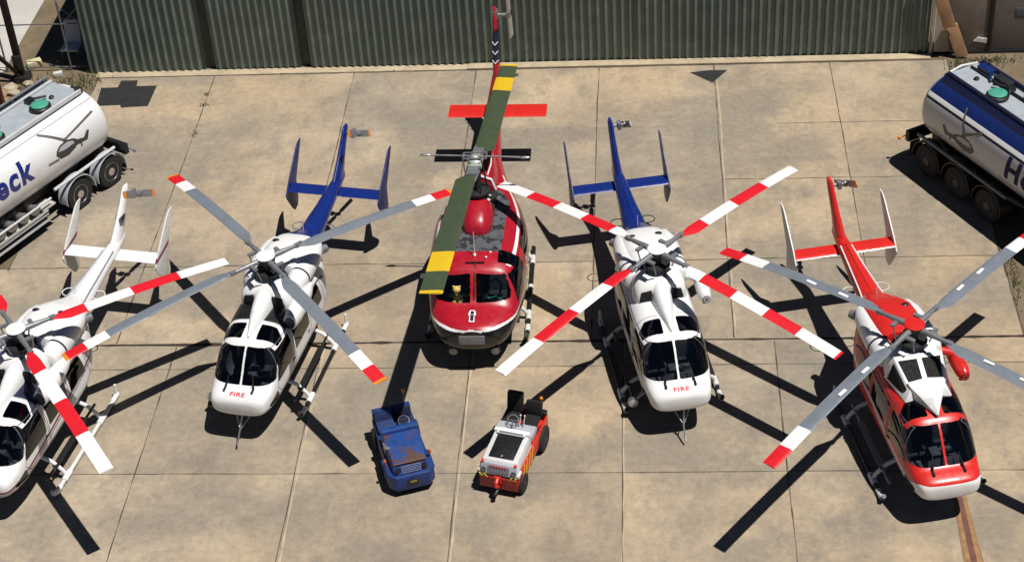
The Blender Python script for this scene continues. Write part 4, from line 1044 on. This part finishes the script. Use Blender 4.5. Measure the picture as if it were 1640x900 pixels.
    for y in (-.4, -2.7, -5.0):
        b = MB(); b.lathe([(.07, 0), (.08, .05), (.05, .08)], (s*.1, y, zt+.045), 'z', 12); b.build('sensor', BLACK, t)
    # chassis and running gear
    b = MB()
    for x in (-.48, .48): b.box((x, -4.5, .84), (.12, 10.4, .24))
    for y in (.9, 0, -1.3, -2.6, -5): b.box((0, y-.3, .84), (1.0, .12, .2))
    b.box((0, -4.7, 1.04), (1.3, 9.8, .16)); b.build('chassis', BLACK, t)
    rimm = paint('chrome_rim', (.68, .68, .68), .3, .85, var=.25, scale=8) if not right else paint('dull_rim', (.10, .10, .11), .5, .3, var=.4, scale=8)
    for a in range(axles):
        y = (.2 if not right else .05)-1.33*a
        for q in (-1, 1):
            wheel(t, (q*1.10, y, .50), .50, .29, q, rim=rimm, dish=.13)
        b = MB(); b.tube([(-1.0, y, .5), (1.0, y, .5)], .09, 10); b.build('axle', DARK, t)
        for q in (-1, 1):
            b = MB(); x0, x1 = sorted((q*.93, q*1.27)); r_ = .62
            pts = [(y+r_*math.cos(R(d)), .5+r_*math.sin(R(d))) for d in range(-8, 189, 12)]; pin = [(y+(r_-.03)*math.cos(R(d)), .5+(r_-.03)*math.sin(R(d))) for d in range(188, -9, -12)]
            b.prism(pts+pin, 'yz', x0, x1); b.build('mudguard', paint('mudguard_pale', (.46, .49, .55), .35) if not right else BLACK, t)
    rail = paint('side_rail_pale', (.60, .61, .62), .35)
    for q in (-1, 1):
        b = MB(); b.tube([(q*1.24, .5, 1.20), (q*1.24, -1.3*(axles-1)-.75, 1.20)], .05, 8)
        b.build('side_rail', rail if not right else GREYM, t)
    b = MB(); b.box((0, .98, .86), (2.46, .16, .34)); tb = b.build('rear_bumper', BLACK, t, .02)
    for q in (-1, 1):
        b = MB(); b.box((q*.98, 1.07, .88), (.34, .03, .12)); b.build('tail_light', BRED, tb, .01)
        b = MB(); b.box((q*1.05, .82, .50), (.34, .02, .5)); b.build('mud_flap', RUBBER, t)
        b = MB(); b.tube([(q*1.1, 1.0, .9), (q*1.36, 1.12, .78)], .02, 6); b.ellipsoid((q*1.38, 1.13, .77), (.06, .05, .06)); b.build('marker_lamp', ORANGE if right else GREYM, t)
    y1 = -1.3*(axles-1)-1.05
    if not right:   # hose racks with capped tubes
        for q in (-1, 1):
            b = MB(); b.box((q*1.0, y1-2.6, .62), (.5, 5.0, .04)); b.box((q*1.25, y1-2.6, .74), (.03, 5.0, .06)); b.box((q*1.0, y1-.02, .8), (.5, .5, .05)); ht = b.build('valve_rack', paint('rack_pale', (.50, .49, .46), .5), t)
            for k in range(10):
                y = y1-.45-.46*k; b = MB(); b.lathe([(.08, -.25), (.13, -.2), (.13, .1), (.17, .12), (.17, .2), (.06, .24)], (q*.98, y, .92), 'x', 14); b.build('valve_cap', STEEL, ht)
            b = MB(); b.tube([(q*1.26, y1+.1, 1.05), (q*1.26, y1-5, 1.05)], .035, 8); b.build('guard_rail', rail, t)
            b = MB(); b.box((q*1.12, y1-2.6, .40), (.16, 5.0, .08)); b.build('side_guard', rail, t)
    else:
        for q in (-1, 1):
            b = MB(); b.box((q*1.0, y1-1.2, .72), (.5, 1.2, .6)); b.build('locker', BLACK, t, .03)
            b = MB(); b.tube([(q*1.22, y1+.3, 1.22), (q*1.26, y1, 1.3), (q*1.22, y1-.5, 1.34)], .05, 8); b.build('hose', DARK, t)
    b = MB(); b.box((0, -8.4, .62), (.3, .3, 1.2)); b.build('support_leg', GREYM, t)
    return t
trailer((-17.20, 43.67), -29.1, 1, 'white tanker trailer with green lids and blue lettering on the left edge of the apron', 2, False)
trailer((9.13, 43.59), 30.3, -1, 'silver tanker trailer with navy blue top on the right edge of the apron', 3, True)

# ------------------------------------------------------------------ ground
def sheet(name, poly, z, mat, kind='structure'):
    me = bpy.data.meshes.new(name); me.from_pydata([(x, y, z) for x, y in poly], [], [tuple(range(len(poly)))])
    o = link(name, me, mat); return tag(o, kind=kind)
def concrete():
    m, nt, b = newmat('apron_concrete')
    geo = N(nt, 'ShaderNodeNewGeometry'); tc = N(nt, 'ShaderNodeTexCoord')
    base = ramp(nt, noise(nt, .42, 9, .62), [(.30, (.325, .268, .20)), (.50, (.435, .353, .256)), (.70, (.50, .408, .292))])
    isl = ramp(nt, geo.outputs['Random Per Island'], [(0, (.84, .85, .87)), (1, (1.10, 1.07, 1.03))])
    c = mixc(nt, 1, base, isl, 'MULTIPLY')
    big = ramp(nt, noise(nt, .085, 5, .55), [(.36, (1.0, .95, .87)), (.62, (.90, .93, .97))])
    c = mixc(nt, 1, c, big, 'MULTIPLY')
    st = ramp(nt, noise(nt, .23, 9, .66, stretch=(1, 1.3, 1)), [(.45, (0, 0, 0)), (.58, (1, 1, 1))])
    c = mixc(nt, mul(nt, st, .75), c, (.245, .215, .172))
    st2 = ramp(nt, noise(nt, 1.15, 10, .72, stretch=(1, .55, 1)), [(.50, (0, 0, 0)), (.74, (1, 1, 1))])
    c = mixc(nt, mul(nt, st2, .85), c, (.205, .178, .147))
    st3 = ramp(nt, noise(nt, .8, 8, .7, stretch=(.35, 1.6, 1)), [(.58, (0, 0, 0)), (.74, (1, 1, 1))])
    c = mixc(nt, mul(nt, st3, .4), c, (.50, .42, .31))
    fine = ramp(nt, noise(nt, 5, 10, .78), [(.3, (.74, .74, .735)), (.7, (1.14, 1.14, 1.14))])
    c = mixc(nt, 1, c, fine, 'MULTIPLY')
    spot = ramp(nt, noise(nt, 2.3, 6, .68), [(.66, (0, 0, 0)), (.74, (1, 1, 1))])
    c = mixc(nt, mul(nt, spot, .5), c, (.14, .12, .098))
    nt.links.new(c, b.inputs['Base Color']); b.inputs['Roughness'].default_value = .9
    bump(nt, b, noise(nt, 30, 6, .7), .25, .006)
    return m
def mul(nt, col, k):
    mm = N(nt, 'ShaderNodeMath', operation='MULTIPLY'); mm.inputs[1].default_value = k
    nt.links.new(col, mm.inputs[0]); return mm.outputs[0]
CONC = concrete()
DIRT = paint('dry_dirt', (.21, .155, .10), .95, var=.4, scale=.8, bmp=.5, wear=((.12, .11, .05), .52, .62, 2.0))
sheet('ground', [(-400, -300), (400, -300), (400, 600), (-400, 600)], 0, DIRT)
# apron slabs: each slab its own face, tone varies from slab to slab
up = [-18.1, -14.17, -9.52, -5.5, -1.5, 2.2, 5.9, 9.6]
lo = [-32.0, -28.2, -24.3, -20.4, -16.45, -12.5, -8.57, -4.62, -.68, 3.24, 7.16, 11.1, 15.0, 19]
vs, fs = [], []
def slab(x0, x1, y0, y1):
    k = len(vs); vs.extend([(x0, y0, .006), (x1, y0, .006), (x1, y1, .006), (x0, y1, .006)]); fs.append((k, k+1, k+2, k+3))
for a, b_ in zip(up[:-1], up[1:]):
    for y0, y1 in ((35.62, 39.07), (39.07, 43.0), (43.0, 46.0), (46.0, 49.62)): slab(a, b_, y0, y1)
for x0, x1 in ((-30, -24.2), (-24.2, -18.1)):
    slab(x0, x1, 35.62, 39.07)
for a, b_ in zip(lo[:-1], lo[1:]):
    for y0, y1 in ((10, 14.8), (14.8, 18.7), (18.7, 22.7), (22.7, 26.7), (26.7, 30.64), (30.64, 34.57), (34.57, 35.58)): slab(a, b_, y0, y1)
me = bpy.data.meshes.new('apron'); me.from_pydata(vs, [], fs); tag(link('apron', me, CONC), kind='structure')
JOINT = paint('joint_dark', (.115, .09, .066), .95, var=.5, scale=3)
CHAN = paint('channel_dark', (.040, .028, .02), .95, var=.4, scale=3)
PALE = paint('joint_edge_pale', (.50, .41, .28), .95, var=.25, scale=3)
def ribbon(b, pts, w_, z, jit, m=0, n=None):
    p = np.array(pts, float); L = np.hypot(*(p[1]-p[0])); n = n or int(L/.35)+2
    d = (p[1]-p[0])/L; q = np.array([-d[1], d[0]]); vs_ = []
    off = np.cumsum(rng.normal(0, jit*.5, n)); off -= np.linspace(0, off[-1], n)
    for i in range(n):
        c = p[0]+(p[1]-p[0])*i/(n-1)+q*off[i]; ww = w_*(.35+1.0*rng.random()**1.5)/2
        vs_ += [(*(c+q*ww), z), (*(c-q*ww), z)]
    b.add(vs_, [(2*i, 2*i+1, 2*i+3, 2*i+2) for i in range(n-1)], m)
b = MB()
for x in up[1:-1]: ribbon(b, [(x, 49.6), (x, 35.66)], .035, .0105, .008)
for x in lo[1:-1]: ribbon(b, [(x, 35.5), (x, 10)], .035, .0105, .010)
ribbon(b, [(-30, 39.07), (9.6, 39.07)], .035, .0108, .010)
for y in (30.64, 34.57, 26.7, 22.7): ribbon(b, [(-32, y), (19, y)], .028, .0108, .008)
ribbon(b, [(4.0, 46.0), (9.6, 46.0)], .03, .0108, .008); ribbon(b, [(2.2, 43.0), (9.6, 43.0)], .03, .0108, .008)
ribbon(b, [(-18.1, 49.62), (9.6, 49.62)], .06, .0112, .012)
ribbon(b, [(-30, 35.6), (9.7, 35.6)], .11, .0116, .008, 1)
ribbon(b, [(-18.1, 39), (-18.1, 49.6)], .06, .0112, .02); ribbon(b, [(9.6, 35.6), (9.6, 49.6)], .06, .0112, .02)
for x in (-4.62, -.68, -8.57): ribbon(b, [(x+.05, 35.4), (x+.05, 10)], .05, .0088, .012, 2)
ribbon(b, [(2.25, 49), (2.25, 35.7)], .05, .0088, .012, 2)
me = b.mesh('expansion_joint'); tag(link('expansion_joint', me, [JOINT, CHAN, PALE]), kind='structure')
# narrow pale strip along the hangar foot
STRIP = paint('foot_strip', (.50, .41, .28), .95, var=.3, scale=2, bmp=.3)
b = MB(); b.box((-12.0, 49.82, .012), (12.4, .36, .024)); b.box((1.65, 49.80, .030), (14.9, .34, .06)); tag(link('kerb_strip', b.mesh('kerb_strip', .01), STRIP), kind='structure')
BIT = paint('bitumen', (.022, .022, .024), .75, var=.4, scale=3, bmp=.4)
sheet('bitumen_patch', [(-17.75, 47.85), (-16.95, 47.88), (-16.9, 47.72), (-16.02, 47.78), (-16.0, 49.05), (-16.68, 49.05), (-16.72, 49.42), (-17.28, 49.42), (-17.3, 49.0), (-17.85, 48.98)], .0125, BIT)
sheet('drain_opening', [(1.42, 49.14), (2.12, 48.48), (2.62, 49.24), (2.0, 49.26)], .0125, BIT)
# rusty strip let into the apron at the lower right
RUSTY = paint('rust_orange', (.38, .205, .085), .85, var=.45, scale=5); MAUVE = paint('rust_mauve', (.17, .075, .055), .8, var=.4, scale=4, wear=((.45, .33, .28), .60, .68, 6))
b = MB()
for (xa, xb, wa, wb, m_) in ((7.02, 6.98, .06, .13, 0), (7.20, 7.28, .07, .14, 0)):
    b.add([(xa-wa/2, 29.9, .0135), (xb-wb/2, 26.2, .0135), (xb+wb/2, 26.2, .0135), (xa+wa/2, 29.9, .0135)], [(0, 1, 2, 3)], m_)
b.add([(7.05, 29.9, .0125), (7.05, 26.2, .0125), (7.21, 26.2, .0125), (7.17, 29.9, .0125)], [(0, 1, 2, 3)], 1)
b.add([(6.95, 29.9, .0115), (6.86, 26.2, .0115), (7.40, 26.2, .0115), (7.24, 29.9, .0115)], [(0, 1, 2, 3)], 2)
tag(link('rusty_channel_cover', b.mesh('rusty_channel_cover'), [RUSTY, MAUVE, paint('rust_stain', (.27, .165, .10), .9, var=.3, scale=4)]), kind='structure')
# light driveway and paths at the left behind the apron
sheet('driveway', [(-36, 44), (-21.9, 47.5), (-21.5, 50.3), (-21.4, 62), (-21.6, 90), (-60, 90), (-60, 44)], .006, paint('driveway_concrete', (.50, .48, .45), .9, var=.15, scale=.7))
sheet('yard_path', [(9.66, 30), (9.66, 49.2), (20, 49.2), (20, 30)], .004, paint('yard_dirt', (.20, .155, .11), .95, var=.35, scale=1.0, bmp=.4)) if False else None

# ------------------------------------------------------------------ hangar
CLAD = paint('green_cladding', (.15, .195, .168), .55, .05, var=.28, scale=1.5, wear=((.22, .25, .215), .55, .75, 1.1))
CLADD = paint('dark_green_trim', (.045, .056, .046), .6, .1, var=.3)
def corrug(x0, x1, z0, z1, y, pitch=.262, depth=.07):
    b = MB(); n = int(round((x1-x0)/pitch)); pr = [(0, 0), (.34, 0), (.46, 1), (.62, 1), (.74, 0)]; xs = []
    for k in range(n):
        for u, d in pr: xs.append((x0+(k+u)*(x1-x0)/n, y-d*depth))
    xs.append((x1, y))
    vs_ = [(x, yy, z0) for x, yy in xs]+[(x, yy, z1) for x, yy in xs]; m = len(xs)
    b.add(vs_, [(i, i+1, m+i+1, m+i) for i in range(m-1)])
    return b
def hangar():
    t = thing('hangar', (-4.6, 50, 0), 0, 'long dark green corrugated metal hangar behind the helicopters', 'hangar')
    ox, oy = 4.6, -50
    def bld(b, name, mat, bevel=0, parent=t, ang=20):
        me = b.mesh(name, bevel, ang); o = link(name, me, mat, parent); o.location = (ox, oy, 0); return o
    segs = [(-18.36, -14.62, 50.0), (-14.20, -11.42, 50.02), (-11.0, -5.6, 50.0), (-5.6, -.35, 50.03), (-.35, 4.3, 50.0), (4.3, 9.05, 50.03)]
    for k, (x0, x1, y) in enumerate(segs): bld(corrug(x0+.004, x1-.004, .05 if k != 0 else .02, 5.6, y), 'door_panel', CLAD)
    for x0, x1 in ((-14.62, -14.20), (-11.42, -11.0)):
        b = MB(); b.box(((x0+x1)/2, 50.16, 2.8), (x1-x0+.02, .06, 5.6)); b.box((x0+.04, 50.06, 2.8), (.06, .14, 5.56)); bld(b, 'door_recess', CLADD)
    b = MB(); b.box((-4.65, 50.42, 5.85), (27.6, .5, .5)); b.box((-4.65, 50.4, .02), (27.4, .3, .05)); bld(b, 'door_rail', CLADD)
    b = MB(); b.box((-18.30, 58, 3.0), (.1, 15.4, 6.0)); b.box((9.0, 58, 3.0), (.1, 15.4, 6.0)); b.box((-4.65, 65.8, 3.0), (27.4, .1, 6)); b.box((-4.65, 50.3, 2.9), (27.2, .04, 5.6)); bld(b, 'wall', CLADD)
    b = MB(); b.prism([(-18.6, 6.05), (-4.65, 8.4), (9.3, 6.05), (9.3, 6.15), (-4.65, 8.5), (-18.6, 6.15)], 'xz', 49.9, 66.0); b.prism([(-18.3, 5.98), (9.0, 5.98), (-4.65, 8.3)], 'xz', 50.2, 50.3)
    bld(b, 'roof', paint('roof_sheet', (.25, .27, .26), .5, .3, var=.2))
    b = MB(); b.box((9.12, 49.98, 2.8), (.10, .12, 5.6)); bld(b, 'corner_flashing', paint('flashing_pale', (.42, .40, .34), .5, var=.25, scale=3))
    b = MB(); b.box((-18.40, 50.0, 2.8), (.08, .1, 5.6)); bld(b, 'corner_flashing', CLAD)
    return t
hangar()

# ------------------------------------------------------------------ right boundary wall and odds and ends
WALLM = paint('brown_wall', (.225, .18, .15), .9, var=.3, scale=.8, bmp=.3, wear=((.30, .24, .175), .5, .7, .7))
t = thing('boundary_wall', (9.3, 50, 0), 0, 'brown grey panelled boundary wall right of the hangar', 'wall')
def at(b, name, mat, parent, o, bevel=0):
    me = b.mesh(name, bevel); ob = link(name, me, mat, parent); ob.location = (-o[0], -o[1], -o[2]); return ob
b = MB(); b.box((10.12, 50.06, 2.1), (1.52, .16, 4.0)); at(b, 'panel', WALLM, t, (9.3, 50, 0), .01)
b = MB(); b.box((13.6, 50.06, 2.1), (5.2, .16, 4.0)); at(b, 'panel', paint('grey_wall', (.27, .235, .215), .9, var=.25, scale=.7, bmp=.3, wear=((.21, .155, .13), .5, .7, .8)), t, (9.3, 50, 0), .01)
b = MB(); b.box((10.94, 50.02, 2.15), (.12, .2, 4.3)); at(b, 'post', BLACK, t, (9.3, 50, 0), .01)
b = MB(); b.box((12.7, 50.03, .05), (7.0, .2, .1)); at(b, 'plinth', DARK, t, (9.3, 50, 0))
b = MB(); b.box((12.05, 49.965, 1.42), (.75, .03, .36)); o = b.build('wall_plate', paint('blue_grey_plate', (.10, .115, .14), .5, var=.2), None, .01); tag(o, 'blank blue grey plate fixed to the boundary wall', 'plate')
WOOD = paint('orange_timber', (.42, .24, .12), .85, var=.35, scale=2, bmp=.3)
b = MB(); b.hexa([(9.90, 49.62, .05), (10.28, 49.62, .12), (10.28, 49.72, .12), (9.90, 49.72, .05), (9.46, 49.80, 1.10), (9.86, 49.80, 1.18), (9.86, 49.90, 1.18), (9.46, 49.90, 1.10)]); o = b.build('timber_board', WOOD, None, .02); tag(o, 'short orange brown timber board leaning low on the boundary wall', 'board', 'timber boards leaning by the hangar corner')
b = MB(); b.hexa([(9.40, 49.58, 1.14), (9.80, 49.58, 1.20), (9.80, 49.70, 1.20), (9.40, 49.70, 1.14), (8.66, 49.72, 3.2), (9.04, 49.72, 3.25), (9.04, 49.82, 3.25), (8.66, 49.82, 3.2)]); o = b.build('timber_board', WOOD, None, .02); tag(o, 'long orange brown timber board leaning above the short one at the hangar corner', 'board', 'timber boards leaning by the hangar corner')
b = MB(); b.prism([(10.45, .46), (10.58, .60), (10.72, .55), (10.88, .58), (10.86, .38), (10.7, .42)], 'xz', 49.93, 49.975); o = b.build('rag', OFFWHITE, None); tag(o, 'pale scrap of cloth on the boundary wall near the right trailer', 'rag')
b = MB(); b.prism([(9.22, .05), (9.75, .05), (9.5, 1.3), (9.22, 1.9)], 'xz', 49.93, 49.97); o = b.build('pale_panel', paint('pale_board', (.46, .40, .31), .8, var=.3), None); tag(o, 'pale torn sheet standing at the right hangar corner', 'panel')

# ------------------------------------------------------------------ left yard: lattice frame, gate, seat, rubble
FR = paint('brown_steel', (.030, .017, .013), .7, .3, var=.5, scale=4); FRR = paint('rust_steel', (.13, .035, .02), .8, .2, var=.5, scale=4)
t = thing('lattice_mast', (-21.03, 49.5, 0), 0, 'dark brown lattice steel mast foot at the far left', 'mast')
b = MB(); b.box((.38, .1, 4), (.20, .20, 8)); b.build('leg', FR, t, .01)
b = MB(); b.box((.29, -1.9, 4), (.20, .20, 8)); b.build('leg', FRR, t, .01)
b = MB(); b.box((-2.0, .1, 4), (.20, .20, 8)); b.build('leg', FR, t, .01)
b = MB(); b.tube([(.38, -.02, .2), (-1.9, -.02, 3.4)], .07, 6); b.tube([(-1.9, -.06, .2), (.38, -.06, 3.4)], .06, 6); b.tube([(.3, .05, .3), (.0, -2.2, 3)], .06, 6); b.build('brace', FR, t)
b = MB(); b.box((.38, .1, .12), (.5, .5, .24)); b.build('base_plate', DARK, t, .02)
b = MB(); b.box((.38, -.02, .75), (.3, .12, .5)); b.build('gusset', DARK, t, .02)
GAL = paint('galvanised', (.22, .22, .22), .5, .5, var=.3)
t = thing('chain_link_gate', (-19.6, 50.2, 0), 0, 'thin galvanised wire gate left of the hangar corner', 'gate')
for x in (-1.75, .45, 1.16): 
    b = MB(); b.tube([(x, 0, 0), (x, 0, 2.6)], .035, 8); b.build('post', GAL, t)
b = MB(); b.tube([(-1.75, 0, 1.75), (1.16, 0, 1.75)], .022, 6); b.build('rail', GAL, t)
b = MB(); b.tube([(-1.75, 0, .14), (1.16, 0, .14)], .022, 6); b.build('rail', GAL, t)
b = MB(); b.tube([(.45, 0, 1.7), (1.16, 0, 2.4)], .018, 6); b.build('brace', GAL, t)
b = MB(); b.tube([(.45, 0.02, 2.4), (1.16, 0.02, 1.7)], .018, 6); b.build('brace', GAL, t)
t = thing('bench_seat', (-19.25, 51.2, 0), R(-6), 'grey two panel seat standing in the shade beside the hangar', 'seat')
sg = paint('seat_grey', (.80, .82, .86), .6, var=.2); sg2 = paint('seat_grey_dark', (.60, .63, .70), .6, var=.2)
b = MB(); b.box((0, -.25, .45), (.62, .52, .07)); b.build('cushion', sg, t, .03)
b = MB(); b.box((0, .12, .86), (.56, .07, .80), rot=(R(-14), 0, 0)); b.build('backrest', sg2, t, .03)
b = MB(); b.tube([(-.42, -.45, .42), (.42, -.45, .42)], .028, 8); b.build('rail', GAL, t)
b = MB(); b.tube([(-.34, .22, 1.25), (.42, .22, 1.25)], .022, 8); b.build('rail', GAL, t)
for x in (-.28, .28):
    for y in (-.42, .05): 
        b = MB(); b.tube([(x, y, 0), (x, y, .43)], .022, 6); b.build('leg', GAL, t)
def rock(name, c, d, mat, label, cat, group=None, sd=1):
    rg = np.random.default_rng(sd); bm = bmesh.new(); bmesh.ops.create_icosphere(bm, subdivisions=2, radius=1)
    for v in bm.verts: v.co = Vector((v.co.x*d[0], v.co.y*d[1], v.co.z*d[2]))*(1+rg.normal(0, .13))
    me = bpy.data.meshes.new(name); bm.to_mesh(me); bm.free()
    o = link(name, me, mat); o.location = c; tag(o, label, cat, group); return o
b = MB(); b.box((-20.5, 50.5, .12), (.50, .30, .24), rot=(0, 0, R(28))); o = b.build('stone_block', paint('yellow_stone', (.62, .56, .34), .85, var=.2), None, .04); tag(o, 'pale yellow block lying at the foot of the wire gate', 'block')
b = MB(); b.box((-19.5, 49.8, .09), (.30, .16, .18), rot=(0, 0, R(22))); o = b.build('stone_block', paint('white_stone', (.66, .64, .58), .85, var=.2), None, .03); tag(o, 'small whitish block lying by the rear of the left trailer', 'block')
for k, (x, y, s_) in enumerate([(-20.9, 49.0, .22), (-21.3, 48.6, .3), (-20.7, 48.7, .17), (-21.0, 48.2, .24), (-20.4, 49.3, .14)]):
    rock('rubble', (x, y, s_*.4), (s_*1.3, s_, s_*.6), paint('rubble_tan', (.36, .24, .15), .9, var=.5, scale=3) if k % 2 else paint('rubble_pale', (.5, .42, .30), .9, var=.4, scale=3), ['tan broken rubble', 'brown broken rubble'][k % 2]+' heaped at the foot of the lattice mast', 'rubble', 'broken rubble pieces by the lattice mast', sd=k)
# weeds along the slab edges
def grass(name, spots, n, hgt, seed):
    rg = np.random.default_rng(seed); b = MB()
    for cx, cy, sx, sy in spots:
        for _ in range(n):
            x, y = cx+rg.normal(0, sx), cy+rg.normal(0, sy); a = rg.random()*6.28; h = hgt*(.4+rg.random()); l = .5*h
            dx, dy = math.cos(a), math.sin(a); w_ = .018
            b.add([(x-dy*w_, y+dx*w_, 0), (x+dy*w_, y-dx*w_, 0), (x+dx*l*.5, y+dy*l*.5, h*.7), (x+dx*l, y+dy*l, h)], [(0, 1, 2), (1, 3, 2)])
    o = link(name, b.mesh(name), paint('dry_grass', (.10, .12, .04), .9, var=.5, scale=1.5)); tag(o, kind='stuff'); return o
grass('grass', [(-18.5, 49.4, .3, .25), (-19.3, 49.2, .5, .3), (-20.2, 48.9, .5, .3), (-20.7, 49.3, .4, .3), (10.4, 49.3, .4, .2), (11.0, 49.4, .4, .15), (9.85, 48.7, .15, .5), (10.1, 47.5, .25, .8), (9.75, 38.5, .08, .8)], 130, .16, 3)

grass('joint_weeds', [(-14.17, 47.75, .10, .06), (-14.2, 48.4, .05, .05), (-14.17, 46.0, .06, .16), (-11.9, 49.6, .3, .03), (-8.5, 49.62, .5, .02)], 40, .07, 5)
